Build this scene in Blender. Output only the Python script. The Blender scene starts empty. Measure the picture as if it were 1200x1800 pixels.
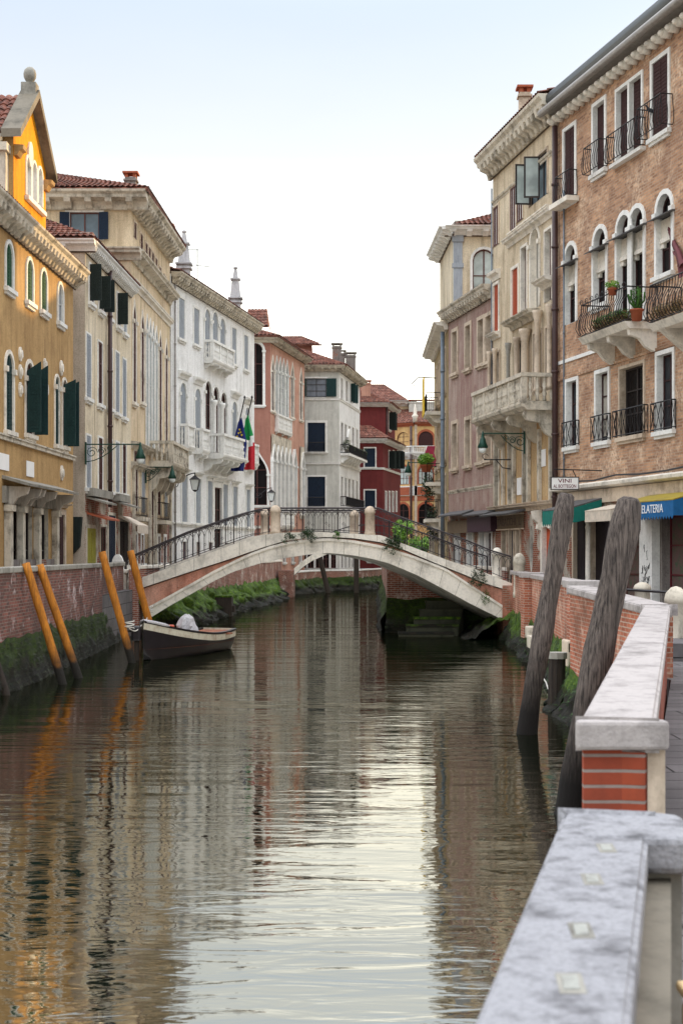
import bpy, bmesh, math, random
from mathutils import Vector, Matrix, noise
from mathutils.geometry import tessellate_polygon
random.seed(7)
H, HY, FP = 3.0, 975.0, 2500.0
def PX(px, d): return (px-600.0)/FP*d
def PZ(py, d): return H-(py-HY)/FP*d
def V(*a): return Vector(a)
SC = bpy.context.scene
COL = SC.collection
ORG = {}
# ---------------------------------------------------------------- materials
def lin(c):
    return tuple((x/255/12.92 if x/255 <= .04045 else ((x/255+.055)/1.055)**2.4) for x in c)+(1,)
class NT:
    def __init__(s, name):
        s.m = bpy.data.materials.new(name); s.m.use_nodes = True
        s.t = s.m.node_tree; s.t.nodes.clear()
        s.out = s.t.nodes.new('ShaderNodeOutputMaterial')
        s.b = s.n('ShaderNodeBsdfPrincipled'); s.link(s.b.outputs[0], s.out.inputs[0])
        s.tc = s.n('ShaderNodeTexCoord')
    def n(s, typ, props=None, **inp):
        x = s.t.nodes.new(typ)
        for k, v in (props or {}).items(): setattr(x, k, v)
        for k, v in inp.items():
            s.put(x.inputs[k.replace('_', ' ')], v)
        return x
    def put(s, sock, v):
        if isinstance(v, bpy.types.NodeSocket): s.link(v, sock)
        else: sock.default_value = v
    def link(s, a, b): s.t.links.new(a, b)
    def noise(s, scale, detail=5, stretch=(1, 1, 1), rough=.55, src='Object', dist=0):
        mp = s.n('ShaderNodeMapping'); mp.inputs['Scale'].default_value = stretch
        s.link(s.tc.outputs[src], mp.inputs[0])
        return s.n('ShaderNodeTexNoise', Vector=mp.outputs[0], Scale=scale, Detail=detail, Roughness=rough, Distortion=dist).outputs[0]
    def ramp(s, f, a, b, v0=0., v1=1.):
        r = s.n('ShaderNodeMapRange'); s.link(f, r.inputs[0])
        for i, v in enumerate((a, b, v0, v1)): r.inputs[i+1].default_value = v
        return r.outputs[0]
    def mix(s, f, a, b, mode='MIX'):
        x = s.n('ShaderNodeMix', {'data_type': 'RGBA', 'blend_type': mode})
        s.put(x.inputs[0], f); s.put(x.inputs[6], a); s.put(x.inputs[7], b)
        return x.outputs[2]
    def math(s, op, a, b=0.):
        x = s.n('ShaderNodeMath', {'operation': op}); s.put(x.inputs[0], a); s.put(x.inputs[1], b); return x.outputs[0]
    def bump(s, h, st=.3, d=.02):
        x = s.n('ShaderNodeBump', Height=h, Strength=st, Distance=d); s.link(x.outputs[0], s.b.inputs['Normal']); return x
    def fin(s, col, rough=.8, metal=0., spec=None):
        s.put(s.b.inputs['Base Color'], col); s.put(s.b.inputs['Roughness'], rough); s.b.inputs['Metallic'].default_value = metal
        if spec is not None: s.b.inputs['Specular IOR Level'].default_value = spec
        return s.m
def ds(c, k=.8):
    g = .3*c[0]+.59*c[1]+.11*c[2]; return tuple(g+(v-g)*k for v in c)
def stucco(name, c, stain=(110, 95, 80), amt=.5, peel=None, streak=.5, c2=None, peel_t=(.60, .64), grain=.3, k=.78):
    s = NT(name); amt = min(1, amt*1.5); streak = min(1, streak*1.35); c = lin(ds(c, k)); c2 = lin(ds(c2, k)) if c2 else tuple(v*.82 for v in c[:3])+(1,)
    base = s.mix(s.ramp(s.noise(.45, 7), .35, .68), c, c2)
    base = s.mix(s.ramp(s.noise(3.1, 8), .45, .75, 0, .35), base, tuple(min(1, v*1.18) for v in c[:3])+(1,))
    st = s.ramp(s.noise(1.6, 7, (1.6, 1.6, .16), .62), .48, .72, 0, streak)
    base = s.mix(st, base, lin(stain))
    st2 = s.ramp(s.noise(.9, 9, (1, 1, .8), .7), .52, .72, 0, amt)
    base = s.mix(st2, base, lin(stain))
    base = s.mix(s.ramp(s.noise(4.2, 6, (1.5, 1.5, .09), .6), .54, .7, 0, .5*streak), base, tuple(v*.55 for v in lin(stain)[:3])+(1,))
    fine = s.noise(22, 6)
    base = s.mix(s.ramp(fine, .42, .7, 0, .3), base, (0.03, .025, .02, 1))
    base = s.mix(s.ramp(s.noise(9, 7, (1, 1, .6), .7), .56, .68, 0, .3), base, tuple(v*.45 for v in lin(stain)[:3])+(1,))
    hgt = fine
    if peel:
        pf = s.ramp(s.noise(.8, 9, (1, 1, .75), .66, dist=.4), peel_t[0], peel_t[1])
        br = s.n('ShaderNodeTexBrick', Vector=s.tc.outputs['UV'], Color1=lin(peel), Color2=tuple(v*.6 for v in lin(peel)[:3])+(1,), Mortar=lin((150, 135, 120)), Scale=1., Mortar_Size=.012)
        br.inputs['Brick Width'].default_value = .26; br.inputs['Row Height'].default_value = .075
        base = s.mix(pf, base, br.outputs[0])
        hgt = s.math('SUBTRACT', fine, pf)
    s.bump(hgt, grain, .02)
    return s.fin(base, .9, spec=.2)
def brick(name, c1, c2, mortar, bleach=None, bw=.26, rh=.075, dark=(70, 50, 45), amt=.5, bl_t=(.55, .66), ms=.011, bumps=.6):
    s = NT(name)
    br = s.n('ShaderNodeTexBrick', Vector=s.tc.outputs['UV'], Color1=lin(c1), Color2=lin(c2), Mortar=lin(mortar), Scale=1., Mortar_Size=ms, Mortar_Smooth=.2, Bias=-.1)
    br.inputs['Brick Width'].default_value = bw; br.inputs['Row Height'].default_value = rh
    vor = s.n('ShaderNodeTexBrick', Vector=s.tc.outputs['UV'], Color1=(0, 0, 0, 1), Color2=(1, 1, 1, 1), Mortar=(.4, .4, .4, 1), Scale=1., Mortar_Size=ms, Bias=-.45)
    vor.inputs['Brick Width'].default_value = bw; vor.inputs['Row Height'].default_value = rh
    br2 = s.mix(s.ramp(vor.outputs[0], .62, .92, 0, .55), br.outputs[0], lin(tuple(min(255, v*1.22+8) for v in c1)))
    col = s.mix(s.ramp(s.noise(.7, 8, rough=.65), .44, .68, 0, amt), br2, lin(dark))
    col = s.mix(s.ramp(s.noise(5.5, 6, rough=.7), .42, .7, 0, .55), col, s.mix(.5, col, lin(dark)))
    if bleach:
        f = s.ramp(s.noise(.9, 8, rough=.7), bl_t[0], bl_t[1], 0, 1)
        f = s.math('MULTIPLY', f, s.ramp(s.noise(9, 4), .38, .6))
        col = s.mix(f, col, lin(bleach))
    hh = s.math('SUBTRACT', s.math('MULTIPLY', s.noise(30, 5), .4), br.outputs[1])
    s.bump(hh, bumps, .012)
    return s.fin(col, .9, spec=.2)
def stone(name, c, dirt=(90, 85, 75), amt=.5, sc=1.3, rough=.75, grain=.35, spots=.3):
    s = NT(name); c = lin(c); amt = min(1, amt*1.3)
    base = s.mix(s.ramp(s.noise(sc, 8, rough=.65), .5, .72, 0, amt), c, lin(dirt))
    base = s.mix(s.ramp(s.noise(sc*2, 8, (1, 1, .25), rough=.7), .52, .75, 0, amt*.8), base, lin(dirt))
    base = s.mix(s.ramp(s.noise(sc*9, 8, rough=.7), .48, .68, 0, spots), base, tuple(v*.35 for v in c[:3])+(1,))
    s.bump(s.noise(sc*14, 8), grain, .015)
    return s.fin(base, rough, spec=.3)
def plain(name, c, rough=.6, metal=0, var=.25, sc=6, bmp=.1, spec=.4):
    s = NT(name); c = lin(c)
    s.bump(s.noise(sc*4, 5), bmp, .01)
    return s.fin(s.mix(s.ramp(s.noise(sc, 6), .35, .7, 0, 1), c, tuple(v*(1-var) for v in c[:3])+(1,)), rough, metal, spec)
def tiles():
    s = NT('roof_tile')
    a = s.mix(s.ramp(s.noise(4.5, 3, rough=.5), .4, .62), lin((128, 80, 66)), lin((74, 52, 46)))
    a = s.mix(s.ramp(s.noise(2.2, 7, rough=.7), .5, .7, 0, .8), a, lin((180, 132, 114)))
    a = s.mix(s.ramp(s.noise(1.0, 8, rough=.7), .52, .7, 0, .7), a, lin((74, 62, 55)))
    s.bump(s.noise(40, 4), .3, .01)
    return s.fin(a, .85, spec=.2)
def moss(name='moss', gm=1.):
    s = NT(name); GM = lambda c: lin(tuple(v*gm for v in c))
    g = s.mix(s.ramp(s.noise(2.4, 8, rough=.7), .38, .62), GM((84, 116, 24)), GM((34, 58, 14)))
    g = s.mix(s.ramp(s.noise(9, 6, rough=.7), .5, .75, 0, .8), g, GM((132, 156, 44)))
    sep = s.n('ShaderNodeSeparateXYZ', Vector=s.n('ShaderNodeNewGeometry').outputs['Position'])
    zz = s.math('ADD', sep.outputs[2], s.ramp(s.noise(1.5, 7, rough=.7), .2, .8, -.45, .45))
    wet = s.mix(s.ramp(s.noise(6, 6), .4, .6), lin((38, 34, 24)), lin((22, 24, 18)))
    c = s.mix(s.ramp(zz, .36, .66), wet, g)
    s.bump(s.noise(18, 8, rough=.75), 1., .08)
    return s.fin(c, .75, spec=.3)
def leafm(name, c1, c2):
    s = NT(name)
    c = s.mix(s.ramp(s.noise(5, 4), .35, .65), lin(c1), lin(c2))
    return s.fin(c, .6, spec=.3)
def wood(name, c1, c2, sc=3, rough=.75, wetz=None, wetc=(26, 22, 16), dirt=.4, wsoft=.12):
    s = NT(name)
    a = s.mix(s.ramp(s.noise(sc*3, 8, (3, 3, .22), .65), .38, .64), lin(c1), lin(c2))
    a = s.mix(s.ramp(s.noise(sc*.6, 7, rough=.7), .52, .7, 0, dirt), a, tuple(v*.35 for v in lin(c1)[:3])+(1,))
    if wetz is not None:
        sep = s.n('ShaderNodeSeparateXYZ', Vector=s.n('ShaderNodeNewGeometry').outputs['Position'])
        zz = s.math('ADD', sep.outputs[2], s.ramp(s.noise(4, 6), .2, .8, -.16, .16))
        a = s.mix(s.ramp(zz, wetz+wsoft, wetz-wsoft), a, lin(wetc))
    s.bump(s.noise(sc*6, 8, (4, 4, .25), .7), .9, .03)
    return s.fin(a, rough, spec=.3)
def glass(name, c, rough=.06, ior=1.45):
    s = NT(name); s.b.inputs['IOR'].default_value = ior
    s.bump(s.noise(1.4, 2), .12, .05)
    return s.fin(s.mix(s.ramp(s.noise(1.1, 3), .35, .7), lin(c), tuple(v*.45 for v in lin(c)[:3])+(1,)), rough, spec=.6)
M = {}
def water():
    s = NT('canal_water')
    m1 = s.noise(1.0, 2, (.22, .85, 1), .5)
    m2 = s.noise(1.0, 3, (1.0, 3.8, 1), .5, dist=.8)
    m3 = s.noise(1.0, 2, (6, 15, 1), .5)
    big = s.noise(1.0, 2, (.12, .3, 1), .5)
    h = s.math('ADD', s.math('MULTIPLY', m1, .020), s.math('ADD', s.math('MULTIPLY', s.math('MULTIPLY', m2, s.ramp(big, .3, .7, .35, 1.5)), .0086), s.math('MULTIPLY', m3, .0005)))
    bp = s.n('ShaderNodeBump', Height=h, Strength=1., Distance=1.)
    s.t.nodes.remove(s.b)
    body = s.n('ShaderNodeBsdfDiffuse', Color=lin((10, 15, 8)))
    gl = s.n('ShaderNodeBsdfGlossy', Color=(1, .97, .86, 1), Roughness=.02, Normal=bp.outputs[0])
    fr = s.n('ShaderNodeFresnel', IOR=1.33, Normal=bp.outputs[0])
    f = s.ramp(fr.outputs[0], .02, .6, .62, .46)
    mx = s.n('ShaderNodeMixShader'); s.link(f, mx.inputs[0]); s.link(body.outputs[0], mx.inputs[1]); s.link(gl.outputs[0], mx.inputs[2])
    s.link(mx.outputs[0], s.out.inputs[0])
    return s.m
M['water'] = water()
M['ochre'] = stucco('ochre_stucco', (200, 156, 92), (126, 96, 62), .35, streak=.4, c2=(180, 136, 76))
M['ochre_gable_sunlit'] = stucco('ochre_gable_sunlit', (250, 166, 12), (176, 100, 24), .25, streak=.4, c2=(226, 146, 18), k=1.)  # ochre stucco with the warm glow of sunlight painted into its colour
M['cream'] = stucco('cream_stucco', (234, 216, 182), (132, 114, 94), .35, streak=.5, c2=(220, 200, 162))
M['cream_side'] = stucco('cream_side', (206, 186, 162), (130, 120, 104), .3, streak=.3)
M['cream2'] = stucco('cream_tall', (236, 208, 168), (130, 106, 82), .35, streak=.45, c2=(210, 184, 138))
M['white'] = stucco('white_stucco', (242, 240, 236), (168, 164, 158), .3, streak=.25, c2=(232, 231, 227))
M['salmon'] = stucco('salmon_stucco', (214, 158, 132), (150, 104, 88), .35, streak=.45, c2=(200, 138, 112))
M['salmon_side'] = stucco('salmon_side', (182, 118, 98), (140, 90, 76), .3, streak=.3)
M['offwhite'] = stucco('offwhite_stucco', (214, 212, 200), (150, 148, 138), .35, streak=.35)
M['red'] = stucco('red_stucco', (128, 46, 44), (84, 34, 36), .3, streak=.3, c2=(118, 38, 40))
M['amber'] = stucco('amber_stucco', (238, 192, 116), (160, 108, 70), .3, streak=.3, c2=(208, 150, 84))
M['olive'] = stucco('sand_stucco', (196, 168, 116), (110, 90, 66), .4, streak=.5)
M['mauve'] = stucco('mauve_stucco', (184, 158, 142), (138, 96, 88), .65, streak=.6, c2=(164, 126, 114), peel=(150, 92, 80), peel_t=(.68, .72))
M['beige'] = stucco('beige_stucco', (226, 206, 172), (140, 120, 94), .4, streak=.5, c2=(210, 186, 148))
M['panel'] = stucco('tan_panel', (214, 176, 120), (150, 112, 80), .45, streak=.4, c2=(196, 154, 100))
M['greystuc'] = stucco('grey_plaster', (152, 142, 134), (84, 72, 68), .7, peel=(140, 84, 66), streak=.6, peel_t=(.56, .6))
M['peel'] = stucco('peeling_plaster', (198, 184, 164), (110, 92, 78), .6, peel=(150, 80, 56), peel_t=(.47, .51), streak=.5)
M['arch_red'] = stucco('red_plaster', (218, 166, 142), (120, 84, 70), .6, peel=(170, 104, 80), streak=.5, c2=(192, 112, 86), peel_t=(.56, .6), k=.9)
M['brickR'] = brick('salmon_brick', (204, 158, 122), (140, 102, 78), (178, 154, 132), (230, 204, 176), amt=.55, dark=(112, 84, 72), bl_t=(.46, .7), bw=.3, rh=.088, ms=.014)
M['brickL'] = brick('old_quay_brick', (138, 84, 72), (88, 62, 56), (132, 116, 108), (214, 200, 198), amt=.8, dark=(66, 54, 50), bl_t=(.55, .66))
M['brickQ'] = brick('orange_quay_brick', (190, 112, 84), (146, 84, 64), (186, 160, 142), (216, 182, 160), amt=.7, dark=(104, 72, 56), bl_t=(.5, .66))
M['brickN'] = brick('near_red_brick', (160, 76, 52), (132, 62, 46), (146, 132, 124), amt=.8, rh=.079, bw=2.4, dark=(84, 50, 42), ms=.009, bleach=(186, 150, 132), bl_t=(.56, .72))
M['brickO'] = brick('worn_brick', (150, 86, 68), (122, 70, 58), (170, 156, 144), (206, 194, 184), amt=.5, bl_t=(.5, .62))
M['stone'] = stone('istrian_stone', (232, 224, 210), amt=.45)
M['stoneD'] = stone('weathered_stone', (206, 196, 178), (70, 62, 50), .95, sc=1.7)
M['stoneW'] = stone('white_stone', (232, 230, 224), (150, 146, 138), .35)
M['stoneT'] = stone('tan_stone', (208, 190, 168), (112, 92, 74), .6)
M['stoneDk'] = stone('dark_lichen_stone', (122, 114, 100), (64, 60, 50), .8)
M['coping'] = stone('coping_stone', (172, 164, 160), (104, 98, 94), .7, sc=2.6, spots=.3, grain=.5)
M['copingN'] = stone('near_coping_stone', (150, 149, 152), (66, 64, 66), .9, sc=5.5, spots=.6, grain=.5)
M['greystone'] = stone('grey_stone', (150, 146, 136), (70, 66, 58), .7)
M['wetstone'] = stone('wet_stone', (62, 62, 48), (26, 34, 16), .9)
M['gap_shade'] = stone('gap_shade_frieze', (92, 76, 62), (44, 38, 34), .8)  # dark tone painting the under-eaves shade into the cornice gaps
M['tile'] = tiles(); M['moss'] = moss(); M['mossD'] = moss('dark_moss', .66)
M['pave'] = brick('paving', (112, 108, 108), (96, 92, 92), (44, 42, 42), None, bw=1.1, rh=.42, amt=.5, dark=(60, 58, 58), ms=.012)
M['iron'] = plain('black_iron', (44, 42, 44), .5, .5, .3)
M['ironL'] = plain('bridge_iron', (66, 60, 62), .5, .4, .35)
M['ironG'] = plain('green_iron', (24, 66, 52), .45, .3, .3)
M['lampglass'] = plain('lamp_glass', (226, 230, 226), .2, 0, .1)
M['shutG'] = wood('green_shutter', (46, 92, 62), (38, 74, 52), 5)
M['shutT'] = wood('teal_shutter', (30, 62, 60), (22, 46, 48), 5)
M['shutK'] = wood('dark_green_shutter', (34, 46, 42), (26, 34, 32), 5)
M['shutB'] = wood('brown_shutter', (74, 44, 42), (56, 34, 34), 5)
M['shutBl'] = wood('blue_shutter', (30, 46, 66), (24, 36, 52), 5)
M['shutO'] = wood('orange_shutter', (192, 92, 60), (170, 78, 50), 5)
M['shutY'] = wood('yellow_door', (176, 170, 70), (150, 144, 56), 5)
M['shutGr'] = wood('grey_shutter', (170, 176, 182), (146, 152, 160), 4)
M['shutW'] = wood('pale_timber', (206, 196, 182), (176, 164, 150), 4)
M['frameB'] = plain('brown_frame', (92, 52, 46), .6)
M['frameW'] = plain('white_frame', (196, 198, 196), .6)
M['frameD'] = plain('dark_frame', (52, 44, 42), .6)
M['glass'] = glass('dark_glass', (58, 60, 64), .15, 1.16); M['glassB'] = glass('blue_glass', (108, 124, 134)); M['glassL'] = glass('curtain_glass', (196, 208, 204), .15)
M['glassK'] = glass('black_glass', (34, 30, 30), .25, 1.1); M['glassG'] = glass('grey_glass', (128, 134, 144), .12, 1.25)
M['pipe'] = plain('brown_pipe', (72, 50, 48), .5); M['pipeG'] = plain('grey_pipe', (112, 124, 136), .5)
M['zinc'] = plain('zinc', (74, 78, 80), .5, .2); M['gutter'] = plain('pale_gutter', (150, 144, 138), .5, .2)
M['pole'] = wood('orange_paint', (198, 124, 34), (150, 92, 30), 3, .6, wetz=.62, dirt=.7, wsoft=.2)
M['polegrey'] = wood('grey_timber', (120, 108, 100), (46, 40, 38), 4.4, .85, wetz=.95, wetc=(20, 15, 12), wsoft=.55, dirt=.7)
M['poledark'] = wood('dark_timber', (58, 48, 40), (38, 32, 28), 3)
M['hull'] = plain('navy_hull', (30, 26, 30), .35, 0, .4, 2); M['boatW'] = stone('boat_trim', (196, 190, 170), (130, 84, 48), .5, sc=3)
M['boatin'] = wood('boat_timber', (164, 108, 82), (140, 88, 66), 3); M['tarp'] = stucco('tarp', (196, 192, 194), (150, 146, 150), .4, streak=.1)
M['obel'] = stone('obelisk_stone', (186, 184, 184), (110, 108, 106), .7); M['keel'] = plain('red_antifoul', (58, 26, 24), .5)
M['rope'] = plain('rope', (206, 202, 192), .9); M['orange'] = plain('orange_plastic', (200, 84, 50), .5)
M['green_awn'] = plain('green_canvas', (16, 112, 100), .8); M['blue_awn'] = plain('blue_canvas', (20, 96, 150), .8)
M['cream_awn'] = plain('cream_canvas', (214, 200, 182), .8); M['yel'] = plain('yellow_panel', (232, 192, 30), .6)
M['grey_awn'] = plain('grey_canvas', (92, 90, 90), .8); M['plum'] = plain('plum_panel', (70, 46, 58), .6)
M['oldwood'] = wood('old_signboard', (136, 118, 96), (108, 92, 74), 3)
M['curtain'] = plain('curtain', (168, 162, 150), .9); M['mustard'] = stone('mustard_canvas', (160, 140, 50), (90, 90, 80), .6)
M['paper'] = plain('paper', (236, 234, 230), .8, 0, .06); M['redtxt'] = plain('red_letters', (104, 14, 40), .6); M['dktxt'] = plain('brown_letters', (84, 62, 48), .6)
M['blk'] = plain('black_letters', (20, 20, 20), .6); M['wtxt'] = plain('white_letters', (236, 238, 240), .6)
M['leaf'] = leafm('leaf', (70, 112, 36), (40, 74, 26)); M['leafL'] = leafm('leaf_light', (128, 166, 54), (70, 118, 34)); M['leafD'] = leafm('leaf_dark', (48, 70, 36), (30, 48, 24))
M['weedD'] = leafm('dark_weed', (46, 60, 22), (26, 26, 16)); M['leafR'] = leafm('leaf_dry', (120, 84, 50), (84, 80, 36)); M['terra'] = plain('terracotta', (172, 92, 62), .8)
M['flagB'] = plain('blue_cloth', (20, 34, 104), .8); M['flagG'] = plain('green_cloth', (20, 140, 70), .8); M['flagR'] = plain('red_cloth', (190, 36, 50), .8)
M['flagW'] = plain('white_cloth', (226, 226, 222), .8); M['star'] = plain('yellow_cloth', (230, 200, 50), .8); M['pinkcl'] = plain('pink_cloth', (196, 70, 100), .8); M['maroon'] = plain('maroon_cloth', (116, 62, 66), .8)
M['bird'] = plain('bird', (46, 46, 52), .8); M['crate'] = plain('yellow_crate', (214, 142, 30), .5); M['crateT'] = plain('pale_rim', (232, 200, 150), .5)
M['redboat'] = plain('red_hull', (120, 30, 44), .4); M['posterO'] = plain('orange_poster', (212, 92, 50), .7); M['posterP'] = plain('purple_poster', (96, 76, 120), .7)
M['shopin'] = stone('shop_interior', (110, 86, 82), (60, 100, 70), .8, sc=5, spots=.6); M['redframe'] = plain('red_frame', (104, 28, 38), .5)
M['lead'] = stone('inlaid_metal', (160, 160, 152), (110, 108, 102), .6, sc=14, rough=.5)
M['gateK'] = wood('dark_gate', (52, 42, 44), (36, 30, 32), 5)
# ---------------------------------------------------------------- mesh builder
class MB:
    def __init__(s): s.v = []; s.f = []; s.mi = []; s.cur = 0; s.smooth = False; s.sm = []
    def add(s, vs, fs):
        b = len(s.v); s.v.extend([Vector(p) for p in vs])
        for f in fs: s.f.append([i+b for i in f]); s.mi.append(s.cur); s.sm.append(s.smooth)
        return s
    def poly(s, pts): return s.add(pts, [list(range(len(pts)))])
    def obox(s, o, a, b, c):
        o, a, b, c = map(Vector, (o, a, b, c))
        vs = [o, o+a, o+a+b, o+b, o+c, o+a+c, o+a+b+c, o+b+c]
        return s.add(vs, [(0, 3, 2, 1), (4, 5, 6, 7), (0, 1, 5, 4), (1, 2, 6, 5), (2, 3, 7, 6), (3, 0, 4, 7)])
    def box(s, x0, x1, y0, y1, z0, z1): return s.obox((x0, y0, z0), (x1-x0, 0, 0), (0, y1-y0, 0), (0, 0, z1-z0))
    def tube(s, pts, r, n=5, cap=True):
        pts = [Vector(p) for p in pts]; rs = r if isinstance(r, (list, tuple)) else [r]*len(pts)
        rings = []
        up = None
        for i, p in enumerate(pts):
            t = (pts[min(i+1, len(pts)-1)]-pts[max(i-1, 0)])
            if t.length < 1e-7: t = Vector((0, 0, 1))
            t.normalize()
            if up is None: up = t.orthogonal().normalized()
            up = (up-t*up.dot(t))
            if up.length < 1e-5: up = t.orthogonal()
            up.normalize(); w = t.cross(up)
            rings.append([p+(up*math.cos(k*2*math.pi/n)+w*math.sin(k*2*math.pi/n))*rs[i] for k in range(n)])
        vs = [q for rg in rings for q in rg]; fs = []
        for i in range(len(pts)-1):
            for k in range(n): fs.append((i*n+k, i*n+(k+1) % n, (i+1)*n+(k+1) % n, (i+1)*n+k))
        if cap: fs.append(tuple(range(n-1, -1, -1))); fs.append(tuple((len(pts)-1)*n+k for k in range(n)))
        return s.add(vs, fs)
    def lathe(s, c, prof, n=12, sx=1, sy=1):
        c = Vector(c)
        return s.add([c+Vector((r*math.cos(k*2*math.pi/n)*sx, r*math.sin(k*2*math.pi/n)*sy, z)) for r, z in prof for k in range(n)],
              [(i*n+k, i*n+(k+1) % n, (i+1)*n+(k+1) % n, (i+1)*n+k) for i in range(len(prof)-1) for k in range(n)]+[tuple(range(n-1, -1, -1)), tuple((len(prof)-1)*n+k for k in range(n))])
    def prism(s, loop, d):
        n = len(loop); d = Vector(d); L = [Vector(p) for p in loop]
        return s.add(L+[p+d for p in L], [tuple(range(n-1, -1, -1)), tuple(range(n, 2*n))]+[(i, (i+1) % n, n+(i+1) % n, n+i) for i in range(n)])
    def leaves(s, c, r, n, size, droop=.3):
        c = Vector(c)
        for _ in range(n):
            d = Vector((random.gauss(0, 1), random.gauss(0, 1), random.gauss(0, 1))).normalized()*random.random()**.4
            p = c+Vector((d.x*r[0], d.y*r[1], d.z*r[2]))
            a = Vector((random.uniform(-1, 1), random.uniform(-1, 1), random.uniform(-1, .6))).normalized()*size*random.uniform(.6, 1.4)
            b = a.orthogonal().normalized()*size*random.uniform(.25, .5)
            s.add([p-a*.5, p+b*.5, p+a*.5, p-b*.5], [(0, 1, 2, 3)])
        return s
    def build(s, name, mats, parent=None, label=None, cat=None, group=None, kind=None, bevel=0):
        if not isinstance(mats, (list, tuple)): mats = [mats]
        org = ORG.get(parent.name, V(0, 0, 0)) if parent else V(0, 0, 0)
        if not parent and s.v:
            zs = min(p.z for p in s.v); org = V(sum(p.x for p in s.v)/len(s.v), sum(p.y for p in s.v)/len(s.v), zs)
            if kind: org = V(0, 0, 0)
        me = bpy.data.meshes.new(name)
        me.from_pydata([p-org for p in s.v], [], s.f)
        for m in mats: me.materials.append(M[m] if isinstance(m, str) else m)
        for i, p in enumerate(me.polygons): p.material_index = s.mi[i]; p.use_smooth = s.sm[i]
        uv = me.uv_layers.new(name='UVMap')
        for p in me.polygons:
            n = p.normal
            if abs(n.z) > .8: t, b = V(1, 0, 0), V(0, 1, 0)
            else:
                t = V(0, 0, 1).cross(n)
                t = t.normalized() if t.length > 1e-6 else V(1, 0, 0)
                if abs(t.x) > abs(t.y): t = t if t.x > 0 else -t
                else: t = t if t.y > 0 else -t
                b = V(0, 0, 1)
            for li in p.loop_indices:
                co = me.vertices[me.loops[li].vertex_index].co+org
                uv.data[li].uv = (co.dot(t), co.dot(b))
        me.update()
        o = bpy.data.objects.new(name, me); COL.objects.link(o)
        if parent: o.parent = parent
        else: o.location = org
        ORG[o.name] = org
        tag(o, label, cat, group, kind)
        if bevel:
            md = o.modifiers.new('bevel', 'BEVEL'); md.width = bevel; md.segments = 2; md.limit_method = 'ANGLE'
        return o
def tag(o, label=None, cat=None, group=None, kind=None):
    if label: o['label'] = label
    if cat: o['category'] = cat
    if group: o['group'] = group
    if kind: o['kind'] = kind
    return o
def thing(name, label, cat, loc, group=None):
    o = bpy.data.objects.new(name, None); COL.objects.link(o); o.location = loc; o.empty_display_size = .3
    ORG[o.name] = Vector(loc); return tag(o, label, cat, group)
def text(parent, s, size, P, xd, nrm, mat, sx=1., name='lettering', ext=.004):
    cu = bpy.data.curves.new(name, 'FONT'); cu.body = s; cu.size = size; cu.align_x = 'CENTER'; cu.align_y = 'CENTER'; cu.extrude = ext; cu.offset = .006*size
    t = bpy.data.objects.new(name, cu); COL.objects.link(t)
    bpy.context.view_layer.update()
    me = bpy.data.meshes.new_from_object(t); bpy.data.objects.remove(t)
    xd = Vector(xd).normalized(); nrm = Vector(nrm).normalized(); zd = nrm.cross(xd)
    org = ORG[parent.name]
    for v in me.vertices: v.co = Vector(P)+xd*v.co.x*sx+zd*v.co.y+nrm*v.co.z-org
    me.materials.clear(); me.materials.append(M[mat])
    o = bpy.data.objects.new(name, me); COL.objects.link(o); o.parent = parent; ORG[o.name] = org
    return o
# ---------------------------------------------------------------- facades
CNT = [0]
def loop(kind, u, w, zB, zT, n=8):
    h = w/2
    if kind == 'rect': return [(u-h, zB), (u-h, zT), (u+h, zT), (u+h, zB)]
    if kind == 'arch':
        zs = zT-h
        return [(u-h, zB)]+[(u-h*math.cos(a*math.pi/n/1.0), zs+h*math.sin(a*math.pi/n)) for a in range(n+1)]+[(u+h, zB)]
    if kind == 'round':
        hz = (zT-zB)/2; zc = (zT+zB)/2
        return [(u-h*math.cos(a*2*math.pi/16), zc+hz*math.sin(a*2*math.pi/16)) for a in range(16)]
    zs = zT-1.1*w; m = 5; L = []
    for a in range(m+1):
        t = a/m*math.pi/3
        L.append((u+h-w*math.cos(t), zs+w*math.sin(t)+.234*w*(a/m)**5))
    return [(u-h, zB)]+L+[(2*u-x, z) for x, z in reversed(L[:-1])]+[(u+h, zB)]
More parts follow.
